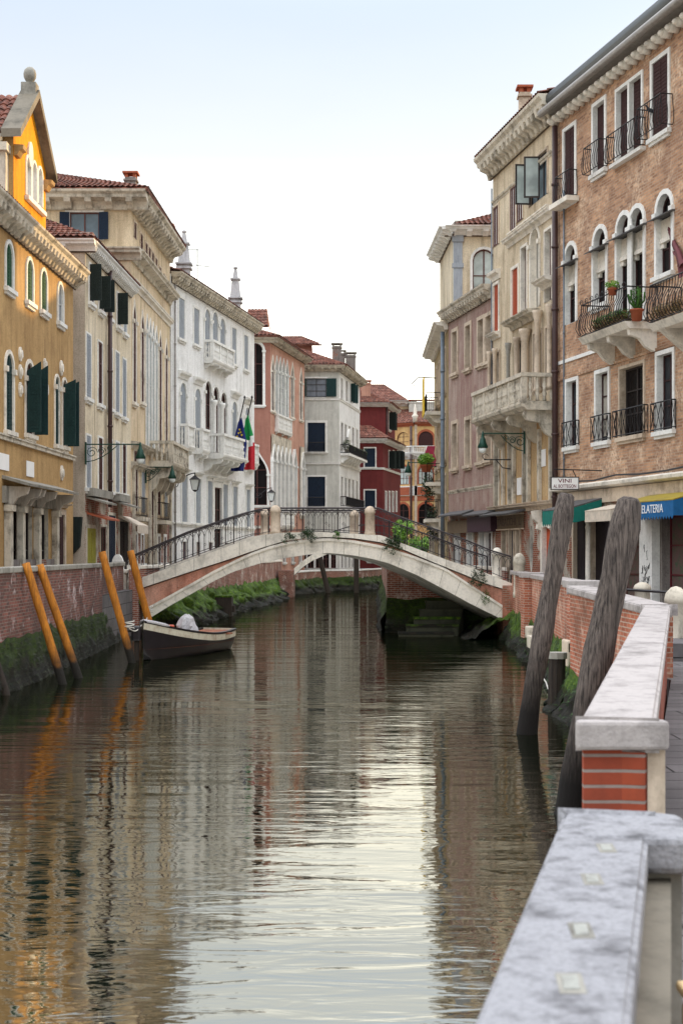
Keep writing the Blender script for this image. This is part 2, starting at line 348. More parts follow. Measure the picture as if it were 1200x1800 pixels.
class Fac:
    def __init__(s, root, A, B, side):
        s.root = root; s.A = Vector(A); d = Vector(B)-s.A; s.L = d.length; s.d = d/s.L
        s.n = Vector((s.d.y, -s.d.x)) if side > 0 else Vector((-s.d.y, s.d.x)); s.holes = []; s.ds = 1.
        s.D3 = V(s.d.x, s.d.y, 0); s.N3 = V(s.n.x, s.n.y, 0)
    def P(s, u, z, o=0.): return V(s.A.x+s.d.x*u+s.n.x*o, s.A.y+s.d.y*u+s.n.y*o, z)
    def u(s, px, o=0.):
        k = (px-600)/FP; ax, ay = s.A.x+s.n.x*o, s.A.y+s.n.y*o
        return (k*ay-ax)/(s.d.x-k*s.d.y)
    def z(s, py, px): return PZ(py, s.A.y+s.d.y*s.u(px))
    def fb(s, mb, u0, u1, z0, z1, o0, o1): return mb.obox(s.P(u0, z0, o0), s.D3*(u1-u0), s.N3*(o1-o0), (0, 0, z1-z0))
    def surf(s, mb, outer, holes, o=0.):
        loops = [outer]+holes; flat = [p for L in loops for p in L]
        tris = tessellate_polygon([[V(p[0], p[1], 0) for p in L] for L in loops])
        fs = []
        for t in tris:
            a, b, c = [s.P(flat[i][0], flat[i][1], o) for i in t]
            n = (b-a).cross(c-a)
            fs.append(t if n.dot(s.N3) > 0 else (t[0], t[2], t[1]))
        mb.add([s.P(u, z, o) for u, z in flat], fs)
    def wall(s, mat, z0, z1, u0=0, u1=None, outer=None, name='wall', o=0., label=None):
        u1 = s.L if u1 is None else u1
        outer = outer or [(u0, z0), (u1, z0), (u1, z1), (u0, z1)]
        hs = [h for h in s.holes if z0 < sum(p[1] for p in h)/len(h) < max(z1, max(q[1] for q in outer))]
        mb = MB(); s.surf(mb, outer, hs, o); return mb.build(name, mat, s.root, label)
    def prof(s, mb, pr, u0, u1):
        n = len(pr); vs = [s.P(u, z, o) for u in (u0, u1) for o, z in pr]
        mb.add(vs, [(i, (i+1) % n, n+(i+1) % n, n+i) for i in range(n)]+[tuple(range(n)), tuple(range(2*n-1, n-1, -1))])
    def cornice(s, z, h=.5, p=.6, mat='stone', u0=0, u1=None, dent=None, name='cornice'):
        """z = top"""
        u1 = s.L if u1 is None else u1
        mb = MB()
        s.prof(mb, [(-.02, z-h), (p*.18, z-h), (p*.22, z-h*.8), (p*.3, z-h*.55), (p*.78, z-h*.42), (p*.82, z-h*.25), (p*.97, z-h*.12), (p, z), (-.02, z+.02)], u0, u1)
        if dent:
            w, gap, hh, pp = dent; u = u0+gap*.5
            mb.cur = 1; s.fb(mb, u0, u1, z-h*.42-hh, z-h*.42-.006, .0, max(.012, p*.22*.5)); mb.cur = 0  # dark strip behind the dentils, shade between them painted as colour
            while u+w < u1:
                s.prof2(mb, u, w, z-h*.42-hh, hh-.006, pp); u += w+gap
        return mb.build(name, [mat, 'gap_shade'], s.root)
    def prof2(s, mb, u, w, z, hh, pp):
        pr = [(.005, z), (pp*.35, z+.02*hh), (pp*.5, z+hh*.35), (pp*.9, z+hh*.55), (pp, z+hh*.95), (.005, z+hh)]
        s.prof(mb, pr, u, u+w)
    def band(s, z0, z1, p=.06, mat='stone', u0=0, u1=None, name='string_course'):
        u1 = s.L if u1 is None else u1
        mb = MB(); s.fb(mb, u0, u1, z0, z1, -.01, p); s.fb(mb, u0, u1, z1+.002, z1+.05, -.01, p+.04); return mb.build(name, mat, s.root)
    def pipe(s, u, z0, z1, r=.07, mat='pipe', o=.14):
        mb = MB(); mb.smooth = True; mb.tube([s.P(u, z0, o), s.P(u, z1, o)], r, 8)
        z = z0+1
        while z < z1: mb.tube([s.P(u, z, o), s.P(u, z+.08, o)], r*1.3, 8); z += 2.2
        return mb.build('drainpipe', mat, s.root)
    def win(s, u, zB, zT, w, kind='rect', t=.12, fill='glass', frame='frameB', dep=.22, smat='stone', sill=True, hood=0, shut=None, ang=(70, 70), name='window', pr=.04, mull=1, trans=2, sw=None, imp=False):
        if s.L > 3: u = min(max(u, w/2+t+.04), s.L-w/2-t-.04) if w+2*t+.1 < s.L else u
        CNT[0] += 1; pr = pr+.003*(CNT[0] % 4); dep = dep*.5*s.ds+.035+.002*(CNT[0] % 3)
        inner = loop(kind, u, w, zB, zT)
        for h in s.holes:
            if min(p[0] for p in h) < u+w/2 and max(p[0] for p in h) > u-w/2 and min(p[1] for p in h) < zT and max(p[1] for p in h) > zB: print('OVERLAP', s.root.name, round(u, 2), round(zB, 1), name, [round(v, 2) for v in (min(p[0] for p in h), max(p[0] for p in h))], round(w, 2))
        s.holes.append(inner)
        od = -dep
        root = None
        fr = MB(); ins = loop(kind, u, w-.11, zB+.055, zT-.06)
        n = len(inner); cl = range(n)
        f0, f1 = od+.07, od+.03
        fr.add([s.P(a, z, f0) for a, z in inner]+[s.P(a, z, f0) for a, z in ins]+[s.P(a, z, f1) for a, z in ins], [(i, (i+1) % n, n+(i+1) % n, n+i) for i in cl]+[(n+i, n+(i+1) % n, 2*n+(i+1) % n, 2*n+i) for i in cl])
        top = zT-(w*.25 if kind != 'rect' else .03)
        for k in range(mull):
            uu = u-w/2+w*(k+1)/(mull+1); s.fb(fr, uu-.03, uu+.03, zB+.02, top if mull > 1 else zT-.05, f1-.002, f0+.004)
        for k in range(trans):
            zz = zB+(zT-zB)*(k+1)/(trans+1); s.fb(fr, u-w/2+.04, u+w/2-.04, zz-.02, zz+.02, f1-.002, f0+.001)
        root = fr.build(name, frame, s.root)
        pn = MB(); s.surf(pn, inner, [], od+.035)
        if fill.startswith('shut') or fill in ('gateK', 'posterO'):
            pn = MB(); s.surf(pn, inner, [], od+.085); pm = fill
            oo = od+.085
            s.fb(pn, u-.012, u+.012, zB+.02, zT-.1*w, oo, oo+.02)
            zz = zB+.1
            while zz < top-.05: s.fb(pn, u-w/2+.05, u+w/2-.05, zz, zz+.035, oo+.001, oo+.014); zz += .11
            pn.build('shutter', pm, root)
        else: pn.build('pane', fill, root)
        if fill in ('glass', 'glassG') and random.random() < .45 and kind == 'rect':
            cu = MB(); q = random.choice((-1, 1)); hh = random.uniform(.5, .95); n2 = 6; h = w/2-.07; zt = zT-.07; cv = []
            for k in range(n2+1):
                x = u+q*(.035+(h-.035)*k/n2); cv += [s.P(x, zt, od+.040+.006*(k % 2)), s.P(x, zt-(zT-zB-.15)*hh, od+.040+.006*(k % 2))]
            cu.add(cv, [(2*k, 2*k+1, 2*k+3, 2*k+2) for k in range(n2)]); cu.build('curtain', 'curtain', root)
        sr = MB()
        if t > 0:
            outl = loop(kind, u, w+2*t, zB, zT+t*(1.2 if kind == 'gothic' else 1)); vs = [s.P(a, z, pr) for a, z in inner]+[s.P(a, z, pr) for a, z in outl]+[s.P(a, z, 0) for a, z in outl]+[s.P(a, z, od) for a, z in inner]
            fs = []
            for i in range(n-1):
                fs += [(i, i+1, n+i+1, n+i), (n+i, n+i+1, 2*n+i+1, 2*n+i), (i+1, i, 3*n+i, 3*n+i+1)]
            sr.add(vs, fs)
            if imp and kind != 'rect':
                zs = zT-w*(.5 if kind == 'arch' else 1.1)
                for q in (-1, 1): s.fb(sr, u+q*(w/2+t*.5)-t*.7, u+q*(w/2+t*.5)+t*.7, zs-.16, zs, -.05, pr+.07)
        else:
            sr.add([s.P(a, z, 0) for a, z in inner]+[s.P(a, z, od) for a, z in inner], [(i+1, i, n+i, n+i+1) for i in range(n-1)])
        s.fb(sr, u-w/2, u+w/2, zB-.02, zB+.003, od, 0)
        if t > 0 or kind == 'rect': sr.build('surround', smat, root)
        else: sr.build('surround', smat, root)
        if sill:
            sl = MB(); e = t+.06; s.fb(sl, u-w/2-e, u+w/2+e, zB-.13, zB, -.02, .14); s.fb(sl, u-w/2-e*.6, u+w/2+e*.6, zB-.22, zB-.132, -.02, .08); sl.build('sill', smat, root)
        if hood:
            hd = MB(); zz = zT+t+.05; e = t+.14
            s.prof(hd, [(-.02, zz), (.06, zz), (.1, zz+hood*.5), (.24, zz+hood*.7), (.27, zz+hood), (-.02, zz+hood*1.15)], u-w/2-e, u+w/2+e); hd.build('hood', smat, root)
        if shut:
            lw = sw or w/2
            tp = zT-(w*.3 if kind != 'rect' else 0)
            for q, a in zip((-1, 1), ang):
                if a is None: continue
                a = math.radians(a); dv = s.D3*(q*math.cos(a))+s.N3*math.sin(a); nv = s.N3*math.cos(a)-s.D3*(q*math.sin(a))
                mb = MB(); o = s.P(u+q*(w/2+.01), zB+.03, pr+.02)
                mb.obox(o, dv*lw, nv*.045, (0, 0, tp-zB-.05))
                zz = .12
                while zz < tp-zB-.2: mb.obox(o+V(0, 0, zz)+dv*.06-nv*.012, dv*(lw-.12), nv*.069, (0, 0, .04)); zz += .12
                if kind != 'rect':
                    m = 6; pts = [o+V(0, 0, tp-zB-.05)]+[o+V(0, 0, tp-zB-.05)+dv*(lw*math.sin(k/m*math.pi/2))+V(0, 0, w*.3*(1-0)*math.sin(k/m*math.pi/2)) for k in range(1, m+1)]+[o+V(0, 0, tp-zB-.05)+dv*lw]
                    mb.prism(pts, nv*.045)
                mb.build('shutter', shut, root)
        return root
    def rail(s, u0, u1, z0, z1, o=.35, mat='iron', style='cross', parent=None, name='railing', r=.014, ends=True):
        mb = MB(); P = s.P; ba = 1. if o > .5 else .45
        path = [P(u0, 0, .02), P(u0, 0, o), P(u1, 0, o), P(u1, 0, .02)] if ends else [P(u0, 0, o), P(u1, 0, o)]
        for zz, rr in ((z1, r*1.4), (z0+.06, r*1.1)):
            for a, b in zip(path, path[1:]): mb.tube([a+V(0, 0, zz), b+V(0, 0, zz)], rr, 5)
        for a, b in zip(path, path[1:]):
            L = (b-a).length; n = max(1, int(L/(.17 if style != 'cross' else .32)))
            nn = (b-a).normalized().cross(V(0, 0, 1)); mid = P((u0+u1)/2, 0, 0)
            if nn.dot((a+b)/2-mid) < 0: nn = -nn
            for i in range(n+1):
                p = a+(b-a)*(i/n)
                if style == 'belly':
                    hh = z1-z0; mb.tube([p+V(0, 0, z0+.05), p+nn*.1*ba+V(0, 0, z0+hh*.08), p+nn*.2*ba+V(0, 0, z0+hh*.25), p+nn*.16*ba+V(0, 0, z0+hh*.5), p+nn*.02+V(0, 0, z0+hh*.75), p+V(0, 0, z1)], r*.8, 4)
                else: mb.tube([p+V(0, 0, z0), p+V(0, 0, z1)], r*.8, 4)
                if style == 'cross' and i < n:
                    q = a+(b-a)*((i+1)/n)
                    mb.tube([p+V(0, 0, z0+.06), q+V(0, 0, z1)], r*.7, 4); mb.tube([q+V(0, 0, z0+.06), p+V(0, 0, z1)], r*.7, 4)
        return mb.build(name, mat, parent or s.root)
    def balcony(s, u0, u1, zf, zt, dep=.9, mat='stone', nb=None, br=None, brh=.8, solid=0):
        P = s.P; sl = MB()
        s.prof(sl, [(-.01, zf-.22), (dep*.86, zf-.22), (dep*.92, zf-.14), (dep, zf-.1), (dep+.04, zf), (-.01, zf)], u0-.04, u1+.04)
        root = sl.build('balcony', mat, s.root)
        tr = MB(); t = .16
        for (a, b, c, d) in ((u0, u1, dep-t, dep), (u0, u0+t, 0, dep-t), (u1-t, u1, 0, dep-t)):
            s.fb(tr, a-.03, b+.03, zt-.14, zt, c-(.0 if c else .01), d+(.03 if c else -.002)); s.fb(tr, a, b, zf+.002, zf+.1, c, d-.005)
        for a in (u0, u1-.2): s.fb(tr, a+.004, a+.196, zf+.1, zt-.14, dep-.2, dep-.004)
        L = u1-u0; npost = max(0, int(L/2.2))
        for k in range(1, npost+1): uu = u0+L*k/(npost+1); s.fb(tr, uu-.09, uu+.09, zf+.1, zt-.14, dep-.17, dep-.01)
        tr.build('parapet_rail', mat, root)
        bl = MB(); bl.smooth = True; h = zt-.24-zf
        pf = [(.05, 0), (.075, .06*h), (.04, .14*h), (.085, .32*h), (.05, .47*h), (.075, .5*h), (.05, .53*h), (.085, .68*h), (.04, .86*h), (.07, .94*h), (.05, h)]
        n = int(L/.24)
        for k in range(n): bl.lathe(P(u0+.22+(L-.44)*(k+.5)/n, zf+.1, dep-.09), pf, 8)
        m = max(1, int(dep/.26))
        for q in (u0+.08, u1-.08):
            for k in range(m): bl.lathe(P(q, zf+.1, (dep-.2)*(k+.5)/m), pf, 8)
        bl.build('balustrade', mat, root)
        bk = br if br is not None else max(2, int(L/1.2)+1)
        for k in range(bk):
            mb = MB(); uu = u0+.15+(L-.5)*k/max(1, bk-1); z = zf-.222
            pts = [(0, z), (dep*.85, z), (dep*.9, z-brh*.15), (dep*.8, z-brh*.34), (dep*.6, z-brh*.4), (dep*.42, z-brh*.42), (dep*.36, z-brh*.6), (dep*.26, z-brh*.8), (0, z-brh)]
            s.prof(mb, pts, uu, uu+.22); mb.build('bracket', mat, root)
        return root
def tileroof(mb, a, b, c, d, pitch=.24, row=.38):
    """a,b eave ends; d above a, c above b (ridge)"""
    a, b, c, d = map(Vector, (a, b, c, d)); n = ((b-a).cross(d-a)).normalized()
    if n.z < 0: n = -n
    L = max((b-a).length, (c-d).length); S = max((d-a).length, (c-b).length)
    nu = min(240, max(2, int(L/pitch)))*4; rows = max(2, int(S/row)); vs = []; fs = []
    for r in range(rows):
        for e in (0, 1):
            t = (r+e)/rows
            for i in range(nu+1):
                f = i/nu; p = (a.lerp(b, f)).lerp(d.lerp(c, f), t)
                hgt = .055*abs(math.sin(i/4*math.pi))*1.2 + (.045 if e == 0 else .0)
                vs.append(p+n*hgt)
    w = nu+1
    for r in range(rows*2-1):
        for i in range(nu): fs.append((r*w+i, r*w+i+1, (r+1)*w+i+1, (r+1)*w+i))
    mb.add(vs, fs)
    mb.poly([a-n*.12, b-n*.12, b+n*.02, a+n*.02]); mb.poly([a-n*.05, b-n*.05, c-n*.05, d-n*.05])
# ---------------------------------------------------------------- helpers for buildings
def shell(root, pts, z0, z1, mat, top=True, name='rear_wall'):
    mb = MB()
    for (x0, y0), (x1, y1) in zip(pts, pts[1:]): mb.poly([(x0, y0, z0), (x1, y1, z0), (x1, y1, z1), (x0, y0, z1)])
    if top: mb.poly([(x, y, z1) for x, y in pts])
    return mb.build(name, mat, root)
def bx(root, name, mat, *a, **k):
    mb = MB(); mb.box(*a); return mb.build(name, mat, root, **k)
def chimney(root, x, y, z0, z1, w=.7, mat='offwhite', d=None, cap='terra'):
    d = d or w; mb = MB(); mb.box(x-w/2, x+w/2, y-d/2, y+d/2, z0, z1-.25)
    mb.box(x-w/2-.06, x+w/2+.06, y-d/2-.06, y+d/2+.06, z1-.42, z1-.34)
    c = mb.build('chimney', mat, root)
    mb = MB()
    for i in (0, 1):
        for j in (0, 1): mb.box(x-w/2+i*(w-.14), x-w/2+i*(w-.14)+.14, y-d/2+j*(d-.14), y-d/2+j*(d-.14)+.14, z1-.252, z1-.08)
    mb.box(x-w/2-.1, x+w/2+.1, y-d/2-.1, y+d/2+.1, z1-.08, z1); mb.build('chimney_cap', cap, c); return c
GZL, GZR = 1.7, 1.5
# ================================================================ L1 ochre gabled house
A1, B1 = (-10.30, 35.4), (-9.78, 51.9)
r = thing('gabled_house', 'ochre yellow house with a sunlit gable dormer topped by a stone ball', 'house', (A1[0], A1[1], 0))
F = Fac(r, A1, B1, 1); F.ds = .55
zc = 13.35; zs = 6.5
for px, a, b, sh in ((-30, 395, 480, 1), (16, 428, 508, 1), (52, 457, 532, 1), (77, 476, 548, 1), (106, 500, 568, 0)):
    F.win(F.u(px), F.z(b, px), F.z(a, px), .78, 'arch', .12, 'shutG' if sh else 'glassG', frame='frameW', smat='stoneW', hood=0, trans=1)
F.win(F.u(-40), F.z(772, -40)+.1, F.z(606, -40), .8, 'arch', .12, 'shutT', smat='stone')
F.win(F.u(16), F.z(758, 16), F.z(622, 16), .85, 'arch', .13, 'shutT', smat='stone', imp=True)
F.win(F.u(52), F.z(764, 52), F.z(638, 52), .95, 'arch', .13, 'glassK', smat='stone', shut='shutT', ang=(86, 92), sw=.44, imp=True)
F.win(F.u(100), F.z(782, 100), F.z(662, 100), .62, 'arch', .1, 'shutT', smat='stone', imp=True)
F.win(F.u(113), F.z(785, 113), F.z(668, 113), .62, 'arch', .1, 'glassK', smat='stone', shut='shutT', ang=(88, 95), sw=.42, imp=True)
# ground floor openings
lg = 4.75
for px, w in ((22, 1.9), (47, 1.5), (76, 1.5)):
    F.win(F.u(px), GZL+.03, lg-.2, w, 'rect', 0, 'glassK', frame='frameD', sill=False, dep=.6, mull=1, trans=1, name='shop_opening', smat='stoneD')
F.win(F.u(107), GZL+.03, F.z(905, 107), 1.0, 'rect', .2, 'shutB', sill=False, smat='stoneT', hood=.15, name='door', trans=0)
F.win(F.u(-25), GZL+.03, 4.4, 1.4, 'rect', .2, 'shutB', sill=False, smat='stoneT', name='door', trans=0)
F.wall('ochre', 0, zc-.1)
for px in (10, 32, 61, 93):
    mb = MB(); u = F.u(px); F.fb(mb, u-.16, u+.16, GZL, lg-.25, .01, .2); F.fb(mb, u-.22, u+.22, lg-.45, lg-.25, .01, .27); F.fb(mb, u-.2, u+.2, GZL, GZL+.35, .008, .25)
    mb.build('column', 'stoneD', r)
for px in (10, 32, 40, 61, 93):
    mb = MB(); u = F.u(px); F.prof2(mb, u-.08, .16, lg-.24, .55, .75); mb.build('bracket', 'shutW', r)
mb = MB(); u0, u1 = F.u(4), F.u(98)
F.prof(mb, [(0, lg+.62), (0, lg+.52), (.8, lg+.3), (.82, lg+.38)], u0, u1); F.fb(mb, u0, u1, lg-.2, lg+.3, .004, .12); mb.build('canopy', 'greystone', r)
mb = MB(); F.fb(mb, F.u(12), F.u(92), GZL, GZL+1.15, .02, .1); mb.build('shop_panel', 'greystuc', r)
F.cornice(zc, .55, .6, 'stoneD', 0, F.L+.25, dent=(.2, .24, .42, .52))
F.band(zs-.08, zs+.04, .09, 'stoneD')
for px, a, b in ((35, 607, 700), (78, 628, 738), (107, 632, 662), (108, 808, 855)):
    mb = MB(); u = F.u(px); z1, z0 = F.z(a, px), F.z(b, px); n = max(1, int((z1-z0)/.5))
    for i in range(n):
        z = z0+(i+.5)*(z1-z0)/n; rr = .17 if n > 1 else .2
        c = F.P(u, z, 0); m = 12
        for rad, o in ((rr, .05), (rr*.55, .1)):
            L = [c+F.D3*(rad*math.cos(k*2*math.pi/m))+V(0, 0, rad*1.35*math.sin(k*2*math.pi/m)) for k in range(m)]; mb.prism(L, F.N3*o)
    if n > 3:
        z = (z0+z1)/2
        for q in (-.3, .3): mb.prism([F.P(u, z, 0)+F.D3*(q+.15*math.cos(k*math.pi/6))+V(0, 0, .2*math.sin(k*math.pi/6)) for k in range(12)], F.N3*.06)
    mb.build('carved_roundels', 'stone', r)
mb = MB(); F.fb(mb, F.u(-6), F.u(15), F.z(826, 5), F.z(797, 5), .01, .03); pq = mb.build('street_name_plate', 'paper', r)
mb = MB(); F.fb(mb, F.u(46), F.u(59), F.z(838, 52), F.z(811, 52), .01, .03); mb.build('house_number_plate', 'paper', r)
for sgn, px, py, sz in (('CALLE', 6, 804, .2), ('S. BARNABA', 5, 818, .17)): pass
# gable dormer flush with the front
z0g = zc+.02; ua, ub = F.u(31), F.u(87); um = (ua+ub)/2-.05; ze = 16.1; za = 17.75
G = Fac(r, (F.P(0, 0, -.12).x, F.P(0, 0, -.12).y), (F.P(F.L, 0, -.12).x, F.P(F.L, 0, -.12).y), 1)
for px, a, b in ((50, 277, 345), (60, 287, 352), (70, 297, 360)):
    G.win(G.u(px), G.z(b, px)-.02, G.z(a, px), .52, 'arch', .1, 'glassG', frame='frameW', smat='stoneW', trans=1, sill=False)
mb = MB(); G.fb(mb, G.u(44), G.u(76), G.z(355, 60)-.2, G.z(355, 60)-.06, 0, .14); mb.build('sill', 'stoneW', r)
G.wall('ochre_gable_sunlit', 0, 0, outer=[(ua, z0g), (ua, ze), (um, za), (ub, ze-.1), (ub, z0g)], name='gable_wall')
mb = MB()
for (u0, zz0, u1, zz1) in ((ua-.35, ze-.25, um, za+.05), (ub+.35, ze-.42, um, za+.05)):
    p0, p1 = G.P(u0, zz0, -.3), G.P(u1, zz1, -.3); mb.obox(p0, p1-p0, G.N3*.62, (0, 0, .26))
mb.build('gable_coping', 'stoneDk', r)
for q, zz in ((ua+.1, ze-.7), (ub-.3, ze-.8)): mb = MB(); G.prof(mb, [(0, zz), (.1, zz), (.18, zz+.15), (.28, zz+.2), (.3, zz+.32), (0, zz+.34)], q-.05, q+.4); mb.build('kneeler', 'ochre', r)
mb = MB(); m = 16; c = G.P(um-.05, 15.95, 0)
mb.prism([c+G.D3*(.28*math.cos(k*2*math.pi/m))+V(0, 0, .42*math.sin(k*2*math.pi/m)) for k in range(m)], G.N3*.06); mb.build('carved_roundels', 'stone', r)
mb = MB(); c = G.P(um, za+.1, 0); mb.box(c.x-.24, c.x+.24, c.y-.24, c.y+.24, c.z, c.z+.4); mb.smooth = True
mb.lathe(c+V(0, 0, .4), [(.1, 0), (.08, .05), (.14, .1), (.2, .22), (.21, .32), (.18, .44), (.1, .53), (.02, .56)], 14); mb.build('finial', 'greystone', r)
back = V(-4, -.1, 0)
mb = MB(); p0, p1 = G.P(ua, z0g-.5, -.01), G.P(ua, ze-.1, -.01); mb.poly([p0, p1, p1+back, p0+back]); mb.build('dormer_side_wall', 'ochre', r)
mb = MB(); p0, p1 = G.P(ub, z0g-.5, -.01), G.P(ub, ze-.1, -.01); mb.poly([p0, p1, p1+back, p0+back]); mb.build('dormer_side_wall', 'ochre', r)
mb = MB(); p = G.P(ua-.14, z0g, -.2); mb.box(p.x-.55, p.x+.05, p.y-.25, p.y+.16, z0g-.2, ze-.7); mb.box(p.x-.75, p.x+.12, p.y-.4, p.y+.18, ze-.7, ze-.45); mb.smooth = True; mb.lathe((p.x-.25, p.y-.1, ze-.45), [(.1, 0), (.08, .05), (.17, .15), (.17, .3), (.02, .42)], 12); mb.build('pilaster', 'stoneD', r)
mb = MB(); k = V(-4.2, -.1, 0)
a, b, c = G.P(ua-.35, ze-.1, -.3), G.P(um, za+.1, -.3), G.P(ub+.3, ze-.25, -.3)
tileroof(mb, a+k, a, b, b+k); tileroof(mb, c, c+k, b+k, b)
tileroof(mb, F.P(0, zc+.05, .45), F.P(ua-.2, zc+.05, .45), F.P(ua-.2, zc+1.5, -3.5), F.P(0, zc+1.5, -3.5)); tileroof(mb, F.P(ub+.1, zc+.05, .45), F.P(F.L+.2, zc+.05, .45), F.P(F.L, zc+1.4, -3.2), F.P(ub+.1, zc+1.4, -3.2)); mb.build('roof', 'tile', r)
shell(r, [(A1[0], A1[1]), (-20, 35.4), (-20, 51.9), B1], 0, zc, 'ochre')
# ================================================================ L2 cream narrow house
A2, B2 = (-9.54, 53.0), (-9.22, 62.4)
r = thing('cream_house', 'narrow cream house with dark open shutters and a long brown drainpipe', 'house', (A2[0], A2[1], 0))
F = Fac(r, A2, B2, 1); F.ds = .2; zc = 14.7
for px, a, b, w, sh in ((160, 467, 533, .8, 1), (177, 488, 547, .8, 1), (193, 505, 560, .7, 0), (208, 517, 574, .75, 1), (219, 535, 586, .7, 0)):
    F.win(F.u(px), F.z(b, px), F.z(a, px), w, 'rect', .07, 'shutGr' if not sh else 'glass', shut='shutK' if sh else None, ang=(88, 84) if px == 177 else (88, None), sw=.42, smat='stoneW', trans=1)
for px, a, b in ((155, 588, 700), (175.5, 602, 711), (193, 612, 718), (205.5, 620, 726), (218, 632, 734)): F.win(F.u(px), F.z(b, px), F.z(a, px), .8, 'rect', .07, 'shutGr' if px != 175.5 else 'glass', smat='stoneW')
for px, a, b in ((155, 766, 858), (176, 770, 862), (193, 774, 864), (206, 778, 866), (218, 782, 868)): F.win(F.u(px), F.z(b, px), F.z(a, px), .8, 'rect', .07, 'shutGr' if px in (155, 206) else 'glass', smat='stoneW')
gz = 4.6
F.win(F.u(160), GZL+.03, gz-.6, 1.6, 'rect', .14, 'shutY', sill=False, smat='stoneD', trans=0, name='door', frame='shutY')
F.win(F.u(181), GZL+.03, gz-.5, 1.1, 'rect', .1, 'glassK', sill=False, smat='stoneD', trans=0, name='door')
F.win(F.u(196), GZL+.03, gz, 1.4, 'rect', .12, 'shutBl', sill=False, smat='stoneD', trans=0, name='door')
F.win(F.u(217), GZL+.03, gz-.2, 1.9, 'rect', .14, 'gateK', sill=False, smat='stoneD', trans=0, name='door')
F.wall('cream', 5.4, zc-.1); F.wall('peel', 0, 5.4)
S = Fac(r, (-12, 53.0), A2, 1)
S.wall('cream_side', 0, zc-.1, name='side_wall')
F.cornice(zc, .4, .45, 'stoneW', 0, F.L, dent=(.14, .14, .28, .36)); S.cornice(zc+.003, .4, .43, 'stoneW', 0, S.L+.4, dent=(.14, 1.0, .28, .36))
F.pipe(F.u(187), 4.9, zc-.3, .085, 'pipe', .16)
mb = MB(); e = .4
a, b = V(A2[0]+e, 53-e, zc+.03), V(B2[0]+e, 62.4, zc+.03); rg, rb = V(-12.2, 55.6, zc+1.6), V(-12.2, 62.4, zc+1.6)
tileroof(mb, a, b, rb, rg); tileroof(mb, V(-14.5, 53-e, zc+.03), a, rg, V(-14.5, 55.6, zc+1.6)); mb.build('roof', 'tile', r)
bx(r, 'parapet', 'brickO', -10.7, A2[0]+.3, 52.9, 53.3, zc+.02, zc+.3)
for u0, u1, z, m in ((F.u(152), F.u(172), 4.9, 'greystone'), (F.u(200), F.u(216), 4.95, 'greystone'), (F.u(153), F.u(177), 4.3, 'terra')):
    mb = MB(); F.prof(mb, [(0, z+.3), (0, z+.22), (.75, z), (.76, z+.07)], u0, u1); mb.build('canopy', m, r)
for u0, u1 in ((F.u(151), F.u(186)), (F.u(198), F.u(217))): mb = MB(); F.fb(mb, u0, u1, 5.2, 5.5, .01, .3); mb.build('ledge', 'greystone', r)
mb = MB(); z = 4.45; u0, u1 = F.u(208), F.u(228); F.prof(mb, [(0, z+.2), (0, z+.12), (.8, z-.25), (.8, z-.55), (.83, z-.55), (.83, z-.2)], u0, u1); mb.build('awning', 'cream_awn', r)
shell(r, [B2, (-20, 62.4), (-20, 53), (-12, 53)], 0, zc, 'cream_side')
mb = MB(); mb.prism([(-9.98, 52.98, 4.4), (-9.62, 52.98, 4.4), (-9.7, 52.98, 3.3), (-9.98, 52.98, 3.0)], (0, -.35, 0)); mb.build('hood_cowl', 'shutK', r)
# ================================================================ L3 tall cream palace
A3, B3 = (-9.25, 62.6), (-8.90, 73.9)
r = thing('tall_palace', 'tall cream palace with deep bracketed eaves, pointed windows and stone corner balcony', 'palace', (A3[0], A3[1], 0))
F = Fac(r, A3, B3, 1); F.ds = .2; zc = 18.9; zb = 16.45
for px, a, b in ((237, 392, 418), (248, 412, 437), (257, 428, 452), (262.5, 436, 460), (268, 445, 467), (274, 455, 478), (281, 470, 495), (290, 486, 508)):
    F.win(F.u(px), F.z(b, px), F.z(a, px), .62, 'rect', .08, 'glass', smat='stoneT', sill=False, trans=1)
for px in (236, 250): F.win(F.u(px), F.z(708, px), F.z(532+ (px-236)*1.3, px), .72, 'gothic', .14, 'glassG', smat='stone', imp=True, trans=3)
for i, px in enumerate((258.5, 264, 269, 274.5)): F.win(F.u(px), 7.95, F.z(556+i*7, px), .62, 'gothic', .11, 'glassL', frame='frameW', smat='stoneW', imp=True, trans=3, sill=False)
for px, a in ((281.5, 585), (292, 600)): F.win(F.u(px), 7.95, F.z(a, px), .7, 'gothic', .13, 'glassG', smat='stone', imp=True, trans=3)
for px in (238, 251, 279, 291): F.win(F.u(px), 4.95, F.z(792+(px-237)*.5, px), .9, 'rect', .13, 'shutGr' if px in (251, 291) else 'glass', smat='stoneD', sill=False)
F.win(F.u(266), GZL+.03, F.z(850, 266), 1.1, 'arch', .2, 'glassK', sill=False, smat='stoneD', name='door', imp=True)
for px in (238, 250, 279, 290): F.win(F.u(px), GZL+.9, 3.9, .6, 'rect', .14, 'glassK', smat='stoneW', name='window')
F.wall('cream2', 4.9, zc-.1); F.wall('brickO', 0, 4.9)
S = Fac(r, (-16, 62.6), A3, 1)
S.win(S.u(149), PZ(423, 62.6), PZ(373, 62.6), 1.3, 'rect', .2, 'glassB', frame='frameB', smat='stoneW', shut='shutBl', ang=(12, 12), sw=.42, sill=False, trans=0, dep=.2)
S.wall('cream2', 0, zc-.1, name='side_wall')
for f, e in ((F, 0), (S, .75)):
    f.cornice(zc+.003*(e > 0), .75, .85, 'stoneD', 0, f.L+e, dent=(.28, .62 if e else .36, .42, .72)); f.cornice(zb+.003*(e > 0), .5, .55, 'stoneD', 0, f.L+e*.6, name='middle_cornice')
